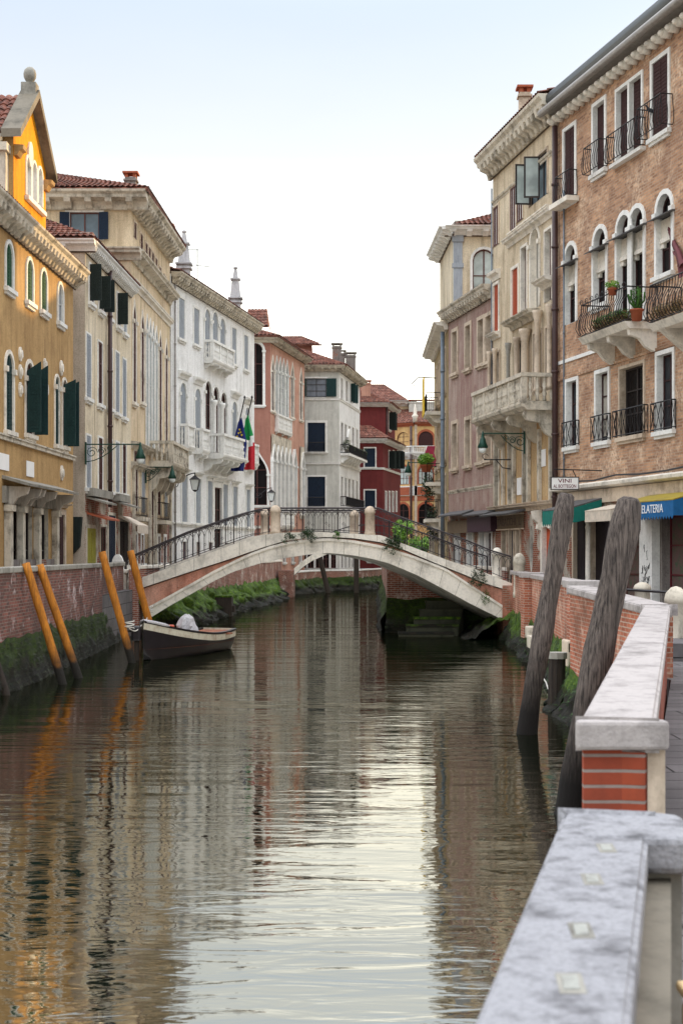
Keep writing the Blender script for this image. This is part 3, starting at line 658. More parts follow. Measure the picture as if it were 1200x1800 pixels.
F.cornice(15.15, .35, .25, 'stone', name='string_course'); F.cornice(8.0, .3, .3, 'stoneD', 0, F.L, name='string_course'); F.cornice(7.1, .3, .3, 'stoneD', 0, F.L, name='string_course')
F.balcony(F.u(262), F.u(293), 7.35, 8.4, 1.15, 'stoneD', br=4, brh=1.2)
for px in (238, 279): F.rail(F.u(px)-.7, F.u(px)+.9, 4.7, 5.55, .4, style='bars', name='railing')
for px in (238, 279): mb = MB(); F.fb(mb, F.u(px)-.8, F.u(px)+1.0, 4.5, 4.68, -.01, .5); mb.build('balcony_slab', 'stoneD', r)
for px in (233.5, 262, 272, 298): mb = MB(); F.fb(mb, F.u(px)-.12, F.u(px)+.12, GZL, 7.0, .01, .12); mb.build('quoin_strip', 'stoneD', r)
mb = MB(); e = .85; a = V(A3[0]+e, 62.6-e, zc+.04); b = V(B3[0]+e, 73.9, zc+.04); q = V(-13.9, 67.2, zc+2.1); q2 = V(-13.9, 73.9, zc+2.1)
tileroof(mb, a, b, q2, q); tileroof(mb, V(-18, 62.6-e, zc+.04), a, q, V(-18, 67.2, zc+2.1)); mb.build('roof', 'tile', r)
chimney(r, PX(225, 64), 65, zc+.1, zc+1.55, .5, 'greystuc'); chimney(r, -8.9+.0, 72.5, zc, zc+.9, .6, 'greystuc')
shell(r, [B3, (-20, 73.9), (-20, 62.6), (-16, 62.6)], 0, zc, 'cream2')
# ================================================================ L4 white palace
A4, B4 = (-8.86, 74.1), (-5.57, 91.0)
r = thing('white_palace', 'long white palace with three-arched windows, stone balconies and two obelisks on its roof', 'palace', (A4[0], A4[1], 0))
F = Fac(r, A4, B4, 1); F.ds = .6; zc = 17.75
for px, a, b in ((319, 525, 596), (345, 543, 606), (411, 577, 640), (432, 590, 650)): F.win(F.u(px), F.z(b, px), F.z(a, px), 1.0, 'rect', .13, 'shutGr', smat='stoneW', dep=.18, trans=3)
for px, a in ((364.5, 544), (378, 549), (391, 560)): F.win(F.u(px), 14.1, F.z(a, px), 1.15, 'arch', .14, 'shutGr', smat='stoneW', imp=True, sill=False, dep=.28)
F.balcony(F.u(359), F.u(397), 14.0, 15.1, .55, 'stoneW', br=4, brh=.3)
for px, a in ((321.5, 673), (347.5, 683), (412, 706), (434.5, 716)):
    F.win(F.u(px), 8.9, F.z(a, px), 1.1, 'arch', .15, 'shutGr', smat='stoneW', imp=True, sill=False, dep=.26, hood=.35)
for px, a in ((365.5, 670), (379.5, 680), (393, 690)): F.win(F.u(px), 8.9, F.z(a, px), 1.2, 'arch', .17, 'glassK', frame='frameB', smat='stoneW', imp=True, sill=False, dep=.35)
for i, px in enumerate((372.5, 386.3)):
    mb = MB(); mb.smooth = True; mb.lathe(F.P(F.u(px), 8.8, .1), [(.2, 0), (.16, .15), (.16, 2.7), (.24, 2.9), (.24, 3.05)], 12); mb.build('column', 'stoneW', r)
for a, b in ((316, 327), (342, 353), (406, 418), (429, 441)): F.balcony(F.u(a)-.1, F.u(b)+.1, 8.75, 9.95, .5, 'stoneW', br=2, brh=.45)
F.balcony(F.u(357.5), F.u(402), 8.6, 9.8, 1.2, 'stoneW', br=5, brh=.7)
for px in (324, 348, 369, 396, 413, 436): F.win(F.u(px), 4.75, F.z(836+(px-324)*.22, px), 1.0, 'rect', .13, 'shutGr', smat='stoneW', dep=.2, hood=.15, trans=3)
for px in (324, 348, 370, 397, 413, 436): F.win(F.u(px), 2.3, 3.7, .7, 'rect', .1, 'glassG', smat='stoneW', dep=.2)
F.win(F.u(383), GZL+.03, 6.9, 1.5, 'rect', .3, 'glassK', smat='stoneW', dep=.4, sill=False, hood=.3, name='door', trans=3)
F.wall('white', 0, zc-.1); S = Fac(r, (-12, 74.1), A4, 1); S.wall('white', 0, zc-.1, name='side_wall')
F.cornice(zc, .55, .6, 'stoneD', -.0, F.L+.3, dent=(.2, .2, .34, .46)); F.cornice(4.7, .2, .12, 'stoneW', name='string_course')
F.pipe(F.u(305), 2, zc-.6, .05, 'gutter', .1)
for px in (324, 414):
    d = 76.5 if px == 324 else 87.0; x = PX(px, d); z0 = zc+.05; zt = PZ(404, d) if px == 324 else PZ(468, d); h = zt-z0; mb = MB()
    n = 4
    for a, b, w0, w1 in ((0, .2, .62, .62), (.2, .24, .8, .8), (.24, .29, .62, .62), (.29, .32, .86, .86), (.32, .7, .62, .4), (.7, .73, .58, .58), (.73, .93, .34, .16)):
        mb.add([(x+sx*w/2*1, d+sy*w/2, z0+h*t) for t, w in ((a, w0), (b, w1)) for sx, sy in ((-1, -1), (1, -1), (1, 1), (-1, 1))], [(3, 2, 1, 0), (4, 5, 6, 7), (0, 1, 5, 4), (1, 2, 6, 5), (2, 3, 7, 6), (3, 0, 4, 7)])
    mb.smooth = True; mb.lathe((x, d, z0+h*.93), [(.06, 0), (.13, h*.02), (.13, h*.045), (.02, h*.07)], 10); mb.build('obelisk', 'obel', r)
mb = MB(); x = PX(347, 80); mb.tube([(x, 80, zc), (x, 80, PZ(438, 80))], .025); z = PZ(466, 80); mb.tube([(x-.1, 80, z), (x+.7, 80, z-.1)], .018); z = PZ(439, 80); mb.tube([(x-.5, 80, z), (x+.1, 80, z)], .018); mb.build('aerial', 'zinc', r)
mb = MB(); tileroof(mb, F.P(0, zc+.04, .5), F.P(F.L+.3, zc+.04, .5), F.P(F.L+.3, zc+1.6, -5), F.P(0, zc+1.6, -5), .3, .5); mb.build('roof', 'tile', r)
shell(r, [B4, (-18, 93.5), (-18, 74.1), (-12, 74.1)], 0, zc, 'white')
# ================================================================ L5 salmon gothic palace
A5, B5 = (PX(475, 108), 108.0), (PX(535, 120), 120.0)
r = thing('salmon_palace', 'salmon pink palace with a cluster of tall pointed windows and lacy white stone panel', 'palace', (A5[0], A5[1], 0))
F = Fac(r, A5, B5, 1); zc = 19.5
for px, a, b in ((479, 628, 722), (513.5, 640, 734), (528.5, 650, 738)): F.win(F.u(px), F.z(b, px), F.z(a, px), .95, 'gothic', .16, 'glassG', smat='stone', imp=True, trans=3, pr=.06)
for i, px in enumerate((486, 492, 498, 504)): F.win(F.u(px), 13.9, F.z(628+i*2.5, px), .95, 'gothic', .13, 'glassB', frame='frameW', smat='stoneW', imp=True, trans=3, sill=False, pr=.06)
F.balcony(F.u(483), F.u(507.5), 12.7, 13.85, .3, 'stoneW', br=3, brh=.2)
for i, px in enumerate((478.5, 486, 493, 500, 507)): F.win(F.u(px), 6.4, F.z(785+i*2, px), .95, 'gothic', .16, 'glass', smat='stoneW', imp=True, trans=3, sill=False, pr=.22, dep=.3)
for px, a in ((515, 795), (529.5, 800)): F.win(F.u(px), 6.4, F.z(a, px), 1.0, 'gothic', .22, 'glassG', smat='stoneW', imp=True, trans=3, pr=.22)
for px in (484, 499, 514, 528): F.win(F.u(px), 2.4, 4.6, .8, 'rect', .12, 'glassK', smat='stoneW')
F.wall('salmon', 0, zc-.1)
pb = MB(); hh = [h for h in F.holes if 6 < h[0][1] < 7 and h[0][0] < F.u(511)]
F.surf(pb, [(F.u(475.5), 6.0), (F.u(475.5), 12.2), (F.u(510.5), 12.2), (F.u(510.5), 6.0)], hh, .1); pb.build('stone_panel', 'stoneD', r)
pb = MB(); F.surf(pb, [(F.u(525.5), 6.0), (F.u(525.5), 12.0), (F.u(533), 12.0), (F.u(533), 6.0)], [h for h in F.holes if 6 < h[0][1] < 7 and h[0][0] > F.u(525)], .1); pb.build('stone_panel', 'stoneD', r)
F.balcony(F.u(483), F.u(505), 5.3, 6.4, .6, 'stoneW', br=3, brh=.3)
S = Fac(r, (PX(425, 108), 108), A5, 1)
S.win(S.u(449), PZ(712, 108), PZ(603, 108), 1.1, 'arch', .2, 'glassK', smat='stoneW', imp=True)
S.win(S.u(452), PZ(888, 108), PZ(795, 108), 1.5, 'gothic', .2, 'glassK', smat='stoneW', imp=True)
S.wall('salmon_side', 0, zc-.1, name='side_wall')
F.cornice(zc, .4, .7, 'stoneD', 0, F.L+.3, dent=(.15, .35, .25, .6)); S.cornice(zc+.003, .4, .68, 'stoneD', 0, S.L+.6)
S.band(5.0, 5.15, .1, 'stone'); S.band(1.7, 4.2, .05, 'brickO', S.L-1.2, S.L)
mb = MB(); e = .7; a = V(A5[0]+e, 108-e, zc+.04); b = V(B5[0]+e, 120, zc+.04); q = V(-8.4, 112, zc+1.7); q2 = V(-6.4, 120, zc+1.7)
tileroof(mb, a, b, q2, q, .3, .5); tileroof(mb, V(-14, 108-e, zc+.04), a, q, V(-14, 112, zc+1.7), .3, .5)
mb.build('roof', 'tile', r)
mb = MB(); y = 116; x0, x1 = PX(440, y), PX(466, y); z = PZ(575, y)
mb.box(x0+.2, x1-.5, y, y+3, zc, z+.1); lb = mb.build('roof_turret', 'salmon_side', r)
mb = MB(); tileroof(mb, V(x0-.3, y-.5, z), V(x1+.3, y-.5, z), V(x1+.1, y+1.5, z+1.7), V(x0-.3, y+1.5, z+1.7), .3, .4); mb.poly([V(x1+.3, y-.5, z), V(x1+.1, y+1.5, z+1.7), V(x1+.3, y+3.4, z)]); mb.build('turret_roof', 'tile', lb)
shell(r, [B5, (-18, 122), (-18, 108), (PX(425, 108), 108)], 0, zc, 'salmon_side')
# ================================================================ L6 off-white house, green shutters
A6, B6 = (PX(596, 122), 122.0), (PX(632, 133), 133.0)
r = thing('offwhite_house', 'off-white four storey house with dark blue-green shutters and flower boxes on its balcony', 'house', (A6[0], A6[1], 0))
F = Fac(r, A6, B6, 1); S = Fac(r, (PX(525, 122), 122), A6, 1); zc = 19.2
S.win(S.u(556), PZ(698, 122), PZ(665, 122), 1.7, 'rect', .12, 'glassG', frame='frameD', smat='stoneW', shut='shutT', ang=(4, 4), sw=.85, sill=False)
S.win(S.u(556), PZ(794, 122), PZ(743, 122), 1.5, 'rect', .2, 'shutBl', smat='stoneW'); S.win(S.u(556), PZ(889, 122), PZ(838, 122), 1.5, 'rect', .15, 'shutBl', smat='stoneW')
for px in (532, 546, 560, 573, 586): S.win(S.u(px), 1.85, 4.2, .42 if px == 586 else .5, 'rect', .1, 'glassK', smat='stoneW', sill=False, name='door')
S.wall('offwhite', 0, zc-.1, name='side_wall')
for px, a, b in ((600, 665, 702), (609, 670, 705), (626, 682, 710)): F.win(F.u(px), F.z(b, px), F.z(a, px), .95, 'rect', .1, 'glassG', smat='stoneW', sill=False)
F.win(F.u(617), F.z(708, 617), F.z(675, 617), 1.0, 'rect', .1, 'glassK', smat='stoneW', shut='shutT', ang=(60, 60), sill=False)
for px in (600.5, 607, 613.5, 620, 627): F.win(F.u(px), F.z(792, px), F.z(743+(px-600)*.45, px), .95, 'rect', .12, 'glass', smat='stoneW', sill=False); F.win(F.u(px), F.z(886, px), F.z(838+(px-600)*.3, px), .95, 'rect', .12, 'glass', smat='stoneW', sill=False)
for px in (601, 607, 613.5, 620, 627): F.win(F.u(px), 1.85, 4.2, 1.0, 'rect', .12, 'glassK', smat='stoneW', sill=False, name='door')
F.wall('white', 0, zc-.1)
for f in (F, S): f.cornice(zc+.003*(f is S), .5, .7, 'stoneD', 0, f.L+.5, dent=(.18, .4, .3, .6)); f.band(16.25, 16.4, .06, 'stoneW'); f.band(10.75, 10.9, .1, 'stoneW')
mb = MB(); F.fb(mb, F.u(598), F.L-.5, 11.55, 11.75, -.01, .8); mb.build('balcony_slab', 'stoneW', r)
for k in range(6): mb = MB(); q = F.u(598)+.2+k*1.35; F.prof(mb, [(0, 11.54), (.7, 11.54), (.6, 11.25), (.3, 11.1), (.2, 10.92), (0, 10.92)], q, q+.3); mb.build('bracket', 'stoneW', r)
F.rail(F.u(598), F.L-.5, 11.75, 12.5, .75, style='bars', r=.03); S.rail(S.u(542), S.u(570), 11.8, 12.6, .4, style='bars', r=.03); S.rail(S.u(542), S.u(570), 7.1, 7.9, .4, style='bars', r=.03)
F.rail(F.u(598), F.L-.5, 7.2, 8.0, .5, style='bars', r=.03)
mb = MB(); u = F.u(611.5); F.fb(mb, u-.9, u+.9, 13.15, 13.35, 0, .2); mb.prism([F.P(u-1, 13.36, .2), F.P(u+1, 13.36, .2), F.P(u, 14.2, .2)], F.N3*-.2); F.fb(mb, u-.5, u+.5, 12.6, 13.14, 0, .15); mb.build('carved_tablet', 'stoneW', r)
mb = MB(); e = .6; a = V(A6[0]+e, 122-e, zc+.04); b = V(B6[0]+e, 133, zc+.04); q = V(-3.6, 126, zc+2.0); q2 = V(-3.0, 133, zc+2.0)
tileroof(mb, a, b, q2, q, .3, .5); tileroof(mb, V(-8, 122-e, zc+.04), a, q, V(-8, 126, zc+2.0), .3, .5); mb.build('roof', 'tile', r)
for px, y, py, w in ((592, 125, 604, .8), (601.5, 126.5, 616, .5), (616, 128, 620, .9)): chimney(r, PX(px, y), y, zc, PZ(py, y), w, 'greystuc', cap='greystone')
y = 128; x0, x1 = PX(465, y), PX(560, y); z = PZ(607, y); mb = MB(); tileroof(mb, V(x0, y-.6, z), V(x1+.3, y-.6, z), V(x1-1.6, y+2, z+1.1), V(x0, y+2, z+1.1), .3, .45); mb.build('loft_roof', 'tile', r); bx(r, 'loft_wall', 'salmon_side', PX(510, y), PX(548, y), y, y+3, zc, z+.05)
shell(r, [B6, (-12, 134), (-12, 122), (PX(525, 122), 122)], 0, zc, 'offwhite')
# ================================================================ L7 red house
A7, B7 = (PX(673, 137), 137.0), (PX(703, 147), 147.0)
r = thing('red_house', 'dark red house with white bands, black shutters and two stepped tiled roofs', 'house', (A7[0], A7[1], 0))
F = Fac(r, A7, B7, 1); S = Fac(r, (PX(615, 137), 137), A7, 1); zc = 14.15
S.win(S.u(650), PZ(821, 137), PZ(788, 137), 1.0, 'rect', .12, 'shutBl', smat='stoneW'); S.win(S.u(650), PZ(892, 137), PZ(862, 137), 1.0, 'rect', .12, 'shutBl', smat='stoneW'); S.win(S.u(655), 2.4, 4.6, .9, 'rect', .12, 'glassK', smat='stoneW')
for px in (684, 691.5, 699): F.win(F.u(px), F.z(824, px), F.z(793, px), .9, 'rect', .1, 'glassK', smat='stoneW', shut='shutK', ang=(75, 55), sw=.6, sill=False)
for px in (678, 684, 690, 696): F.win(F.u(px), F.z(900, px), F.z(865, px), .8, 'rect', .12, 'glassG', smat='stoneW', sill=False)
F.wall('red', 0, zc-.1); S.wall('red', 0, zc-.1, name='side_wall')
for f in (F, S): f.cornice(zc+.003*(f is S), .4, .6, 'stoneW', 0, f.L+.4, dent=(.2, .5, .2, .5)); f.band(11.2, 11.35, .07, 'stoneW')
mb = MB(); e = .6; a = V(A7[0]+e, 137-e, zc+.04); b = V(B7[0]+e, 147, zc+.04); q = V(2.8, 139.6, zc+1.5)
tileroof(mb, V(-1, 137-e, zc+.04), a, q, V(-1, 139.6, zc+1.5), .3, .5); tileroof(mb, a, b, V(3.5, 147, zc+1.5), q, .3, .5); mb.build('roof', 'tile', r)
A7b, B7b = (PX(677, 140), 140.0), (PX(694, 147), 147.0); F2 = Fac(r, A7b, B7b, 1); S2 = Fac(r, (PX(615, 140), 140), A7b, 1); z2 = 17.9
F2.win(F2.u(684), F2.z(756, 684), F2.z(725, 684), 1.0, 'rect', .12, 'glassL', smat='stoneW', shut='shutK', ang=(80, 60), sw=.7)
F2.wall('red', 12, z2-.1, name='upper_wall'); S2.wall('red', 12, z2-.1, name='upper_wall')
for f in (F2, S2): f.cornice(z2+.003*(f is S2), .35, .6, 'stoneW', 0, f.L+.4, dent=(.2, .5, .2, .5))
mb = MB(); a = V(A7b[0]+.6, 139.4, z2+.03); q = V(2.0, 143, z2+1.6); tileroof(mb, V(-1, 139.4, z2+.03), a, q, V(-1, 143, z2+1.6), .3, .5); tileroof(mb, a, V(B7b[0]+.6, 147, z2+.03), V(3.4, 147, z2+1.6), q, .3, .5); mb.build('roof', 'tile', r)
chimney(r, PX(643, 141), 141.5, z2, PZ(668, 141), .9, 'salmon')
F2.pipe(.3, 13, z2-.3, .09, 'pipe', .12)
shell(r, [B7, (-6, 148), (-6, 137), (PX(615, 137), 137)], 0, zc, 'red'); shell(r, [B7b, (-6, 147.5), (-6, 140), (PX(615, 140), 140)], zc, z2, 'red')
# ================================================================ L8 amber house facing us
y8 = 165.0
r = thing('amber_palace', 'amber house at the far end of the canal with red arched windows and white cornice', 'palace', (PX(690, y8), y8, 0))
F = Fac(r, (PX(728, y8), y8), (PX(830, y8), y8), 1); G = Fac(r, (PX(660, y8), y8+3.4), (PX(728, y8), y8), 1)
F.n = Vector((0, -1)); F.N3 = V(0, -1, 0)
zc = PZ(743, y8)
def zz8(py): return PZ(py, y8)
for f, pxs in ((F, (748, 800)), (G, (708,))):
    for px in pxs:
        u = f.u(px)
        f.win(u, zz8(784), zz8(758), 1.7, 'arch', .25, 'shutB' if f is F else 'amber', smat='terra' if f is F else 'amber', sill=False)
        f.win(u, zz8(851), zz8(818), 1.7, 'arch', .2, 'glassL', frame='frameB', smat='terra', sill=False, mull=3)
        f.win(u, zz8(922), zz8(885), 1.7, 'arch', .25, 'glassK', frame='frameB', smat='terra', sill=False, mull=1)
        mb = MB(); f.fb(mb, u-1.5, u+1.5, zz8(871), zz8(854), .01, .12); mb.build('apron_panel', 'stoneW', r)
        mb = MB(); f.fb(mb, u-1.0, u+1.0, zz8(870), zz8(856), .12, .16); mb.build('pierced_panel', 'terra', r)
        f.balcony(u-1.6, u+1.6, zz8(796), zz8(784), .6, 'stoneW', br=2, brh=.4)
for f in (F, G):
    f.wall('amber', 0, zc-.05); f.cornice(zz8(798), .6, .6, 'stoneW', 0, f.L, dent=(.3, .5, .35, .5), name='middle_cornice'); f.cornice(zc, .4, .4, 'terra', 0, f.L); f.band(zz8(880), zz8(873), .06, 'terra')
mb = MB(); F.fb(mb, 0, .3, 0, zc-.1, .01, .12); mb.build('corner_strip', 'stoneT', r); F.pipe(-.4, 2, zc-.4, .14, 'pipe', .3)
mb = MB(); p0, p1, p2 = G.P(0, zc, .4), V(PX(728, y8), y8-.4, zc), V(PX(830, y8), y8-.4, zc); t1, t2 = V(PX(745, y8+7), y8+7, zc+2.6), V(PX(830, y8+7), y8+7, zc+2.6)
tileroof(mb, p1, p2, t2, t1, .4, .6); tileroof(mb, p0, p1, t1, V(PX(700, y8+7), y8+7, zc+2.6), .4, .6); mb.build('roof', 'tile', r)
mb = MB(); mb.smooth = True; mb.lathe((PX(729, y8), y8-.1, zc), [(.3, 0), (.25, .5), (.36, .7), (.36, .8), (.2, 1.0), (.22, 1.4), (.1, 1.8), (.02, 2.2)], 10); mb.build('finial', 'stone', r)
chimney(r, PX(745, y8+5), y8+5.2, zc+1, zc+3.2, 3.6, 'offwhite', d=1)
shell(r, [(PX(830, y8), y8), (PX(830, y8), 178), (-2, 178), (PX(660, y8), y8+3.4)], 0, zc, 'amber')
r = thing('cream_house', 'cream upper storey with wide white eaves and orange tiles rising behind the red house', 'house', (PX(700, 172), 172, 0))
y = 171; F = Fac(r, (PX(615, y), y), (PX(718, y), y), 1); F.n = Vector((0, -1)); F.N3 = V(0, -1, 0); z = PZ(707, y)
F.wall('cream2', 0, z); F.cornice(z+.1, .6, 1.0, 'stoneW', 0, F.L+.9, dent=(.3, .6, .3, .9)); mb = MB(); tileroof(mb, V(PX(615, y), y-1, z+.1), V(PX(718, y), y-1, z+.1), V(PX(675, y+4), y+4, z+2.6), V(PX(615, y+4), y+4, z+2.6), .4, .6); mb.build('roof', 'tile', r)
shell(r, [(PX(718, y), y), (PX(718, y), y+7), (PX(615, y), y+7)], 0, z, 'cream2')
# ================================================================ R1 big brick house (near right)
A, B = (12.45, 30.0), (7.62, 50.3)
r = thing('brick_house', 'long salmon brick house with white arched windows, iron balconies and shops', 'house', (A[0], A[1], 0))
F = Fac(r, A, B, -1); zc = 18.7
for px, a, b, w, sh in ((1001, 226, 352, .95, 1), (1053, 182, 302, .9, 0), (1160, 103, 236, 1.05, 1)):
    F.win(F.u(px), F.z(b, px), F.z(a, px), w, 'rect', .13, 'shutB', frame='frameD' if sh else 'shutB', smat='stoneW', dep=.12 if sh else .35, sill=True)
for px, a, b in ((1094, 152, 272), (1117, 140, 262)): F.win(F.u(px), 15.58, 17.75, .86, 'rect', .11, 'shutB', smat='stoneW', dep=.35, sill=False)
F.win(F.u(1250), 15.5, 17.7, .9, 'rect', .13, 'shutB', smat='stoneW')
for px in (1001, 1053): F.rail(F.u(px)-.62, F.u(px)+.62, F.z(352 if px == 1001 else 302, px)-.02, F.z(352 if px == 1001 else 302, px)+.9, .3, style='belly')
F.rail(F.u(1106)-1.1, F.u(1106)+1.1, 15.45, 16.35, .3, style='belly'); F.rail(F.u(1160)-.8, F.u(1160)+.8, F.z(236, 1160), F.z(236, 1160)+.95, .38, style='belly')
for px, z in ((1001, F.z(352, 1001)),): mb = MB(); w = .8 if px < 1050 else 1.3; F.fb(mb, F.u(px)-w, F.u(px)+w, z-.2, z-.03, -.01, .46); mb.build('balcony_slab', 'stone', r)
# arched floor
for px, a, b, w in ((1002.5, 425, 568, .9), (1054, 396, 535, .95), (1096, 372, 567, .95), (1119, 360, 567, .95), (1167, 335, 482, .95)):
    u = F.u(px); zt = F.z(a+6, px); zb = F.z(b, px)
    F.win(u, zb, zt, w, 'arch', .15, 'glassK', frame='shutB', smat='stoneW', imp=True, dep=.4, trans=2, sill=b < 556)
    zi = zt-w*.5-.16; mb = MB(); F.prof(mb, [(-.3, zi), (.1, zi-.02), (.3, zi-.1), (.3, zi-.07), (.1, zi+.03), (-.3, zi+.05)], u-w/2-.2, u+w/2+.2); mb.build('window_canopy', 'grey_awn', r)
    mb = MB(); F.fb(mb, u-w/2+.002, u+w/2-.002, zi-.62, zi-.05, -.3, -.12); F.fb(mb, u-w/2+.002, u+w/2-.002, zi-.75, zi-.622, -.3, -.06); F.fb(mb, u-w/2+.002, u-w/2+.2, zi-.9, zi-.752, -.3, -.1); F.fb(mb, u+w/2-.2, u+w/2-.002, zi-.9, zi-.752, -.3, -.1); mb.build('window_pediment', 'stone', r)
F.win(F.u(1245), 9.2, 12.2, .95, 'arch', .15, 'glassK', smat='stoneW')
# second floor
for px, a, b, w in ((1005, 670, 785, .9), (1058.5, 655, 776, .95), (1168.5, 622, 757, 1.0)): F.win(F.u(px), F.z(b, px), F.z(a, px), w, 'rect', .13, 'shutGr' if px == 1 else 'glass', frame='shutB', smat='stoneW', dep=.42)
F.win(F.u(1110), F.z(766, 1110), F.z(644, 1110), 1.7, 'rect', .1, 'glassK', frame='frameD', smat='stoneT', dep=.42, mull=1)
F.win(F.u(1240), 5.9, 8.2, 1, 'rect', .13, 'shutB', smat='stoneW')
for px, b, w in ((1005, 785, .62), (1058.5, 776, .66), (1110, 766, 1.15), (1168.5, 757, .7)): z = F.z(b, px); F.rail(F.u(px)-w, F.u(px)+w, z, z+.85, .14, style='cross', r=.016)
# ground floor
zb = 5.25
F.win(F.u(1022), GZR+.03, 4.3, 1.3, 'rect', .12, 'gateK', smat='stoneT', dep=.3, sill=False, name='door', frame='gateK')
F.win(F.u(1056), GZR+.03, 4.3, 1.5, 'rect', .14, 'gateK', smat='stoneT', dep=.35, sill=False, name='door', frame='gateK', mull=3, trans=2)
F.win(F.u(1112), GZR+.03, 4.1, 2.0, 'rect', .14, 'shopin', smat='stoneT', dep=.5, sill=False, name='shop_window', frame='frameB')
F.win(F.u(1195), GZR+.03, 4.15, 2.2, 'rect', .1, 'shopin', smat='greystuc', dep=.5, sill=False, name='shop_window', frame='redframe')
F.wall('brickR', zb, zc-.2); F.wall('peel', 0, zb)
F.cornice(zc, .3, .5, 'gutter', -1, F.L, dent=None)
mb = MB(); mb.smooth = True; mb.tube([F.P(-1, zc-.12, .58), F.P(F.L+.15, zc-.12, .58)], .13, 8); mb.build('gutter', 'gutter', r)
mb = MB(); u = .1
while u < F.L:
    mb.smooth = True; mb.tube([F.P(u, zc-.42, .02), F.P(u, zc-.42, .3)], [.16, .14], 8); mb.lathe(F.P(u, zc-.52, .3), [(.02, 0), (.11, .04), (.13, .1), (.1, .17), (.02, .2)], 8); u += .46
mb.build('cornice_blocks', 'stone', r)
mb = MB(); mb.smooth = True; mb.tube([F.P(-1, zc+.35, .15), F.P(F.L+.2, zc+.35, .15)], .33, 10); mb.build('ridge_flashing', 'zinc', r)
ub = F.u(1112)
for a, b in ((0, ub-1.9), (ub+1.95, F.L)): mb = MB(); F.fb(mb, a, b, 9.68, 9.8, -.01, .04); mb.build('string_course', 'stoneW', r)
mb = MB(); F.prof(mb, [(-.01, 9.1), (.05, 9.1), (.07, 9.18), (-.01, 9.2)], 0, F.L); mb.build('string_course', 'brickR', r)
mb = MB(); F.prof(mb, [(-.01, zb-.1), (.3, zb-.02), (.32, zb+.08), (.2, zb+.14), (-.01, zb+.16)], 0, F.L); mb.build('shop_cornice', 'stone', r)
mb = MB(); mb.tube([F.P(0, zb+.26, .12)]+[F.P(F.L*k/12, zb+.24+.05*math.sin(k*2.3), .12) for k in range(1, 13)], .03, 5); mb.build('cable', 'iron', r)
mb = MB(); F.fb(mb, 0, F.L, 4.7, zb-.11, .01, .1); mb.build('fascia', 'stoneT', r)
F.pipe(F.L-.15, 1.8, zc-.6, .1, 'pipe', .15); F.pipe(F.L-.75, 5.3, zc-3, .03, 'pipeG', .06)
# big balcony (belly railing)
u0, u1 = ub-1.75, ub+1.75
z = 9.95; mb = MB(); F.prof(mb, [(-.01, z-.2), (.95, z-.2), (1.02, z-.1), (1.1, z), (-.01, z)], u0, u1); bal = mb.build('balcony', 'stone', r)
for q in (u0+.1, ub-.15, u1-.4): mb = MB(); F.prof(mb, [(0, z-.2), (.9, z-.2), (.86, z-.38), (.55, z-.48), (.35, z-.72), (.1, z-.85), (0, z-.85)], q, q+.18); mb.build('bracket', 'stone', bal)
F.rail(u0+.05, u1-.05, z, z+1.05, 1.0, style='belly', parent=bal, r=.016)
mb = MB()
for k in range(9):
    c = F.P(u0+.2+k*.4, z+1.1, 1.02); mb.tube([c+F.D3*(.14*math.cos(t*.7))*(1-t*.06)+V(0, 0, .12*math.sin(t*.7))*(1-t*.06) for t in range(12)], .012, 4)
mb.build('scrollwork', 'iron', bal)
mb = MB(); F.fb(mb, F.u(1106)-1.15, F.u(1106)+1.15, 15.35, 15.46, -.01, .2); mb.build('window_ledge', 'stoneW', r)
# near balcony at frame edge
un = F.u(1228); z = F.z(575, 1190); mb = MB(); F.prof(mb, [(-.01, z-.2), (.9, z-.2), (1.05, z), (-.01, z)], un-1.3, un+1.1); bal2 = mb.build('balcony', 'stone', r)
F.rail(un-1.25, un+1.05, z, z+1.1, 1.0, style='belly', parent=bal2, r=.016)
mb = MB(); F.prof(mb, [(0, z-.2), (.9, z-.2), (.4, z-.6), (0, z-.9)], un+.4, un+.75); mb.build('bracket', 'stone', bal2)
shell(r, [A, (30, 30), (30, 50.3), B], 0, zc, 'brickR'); 
mb = MB(); tileroof(mb, F.P(-1, zc+.5, -.1), F.P(F.L, zc+.5, -.1), F.P(F.L, zc+2.0, -5), F.P(-1, zc+2.0, -5), .3, .5); mb.build('roof', 'tile', r)
# shop signs & awnings (things of their own)
FR1 = F
R1S = (0, 1, 0)
def xdir(n): return Vector((0, 0, 1)).cross(Vector(n)) if False else (-Vector(n)).cross(V(0, 0, 1))
y = 46.5; t = thing('shop_sign', 'white projecting sign with red letters reading VINI AL BOTTEGON', 'sign', (PX(992, y), y, 5.1))
x0, x1, z0, z1 = PX(967, y), PX(1017, y), PZ(861, y), PZ(838, y)
mb = MB(); mb.box(x0+.03, x1-.03, y, y+.06, z0+.03, z1-.03); mb.build('board', 'paper', t)
mb = MB(); mb.box(x0, x1, y-.01, y+.07, z1-.03, z1); mb.box(x0, x1, y-.01, y+.07, z0, z0+.03); mb.box(x0, x0+.03, y-.01, y+.07, z0+.03, z1-.03); mb.box(x1-.03, x1, y-.01, y+.07, z0+.03, z1-.03); mb.build('frame', 'frameD', t)
mb = MB(); mb.tube([(x0+.1, y+.03, z1), (x0+.1, y+.03, z1+.25), (x1+.75, y+.03, z1+.2)], .02); mb.tube([(x1-.1, y+.03, z1), (x1-.2, y+.03, z1+.22)], .015); mb.build('hanger', 'iron', t)
text(t, 'VINI', .18, ((x0+x1)/2, y-.003, z0+.29), (1, 0, 0), (0, -1, 0), 'redtxt', 1.35); text(t, 'AL BOTTEGON', .155, ((x0+x1)/2, y-.003, z0+.115), (1, 0, 0), (0, -1, 0), 'redtxt', .70)
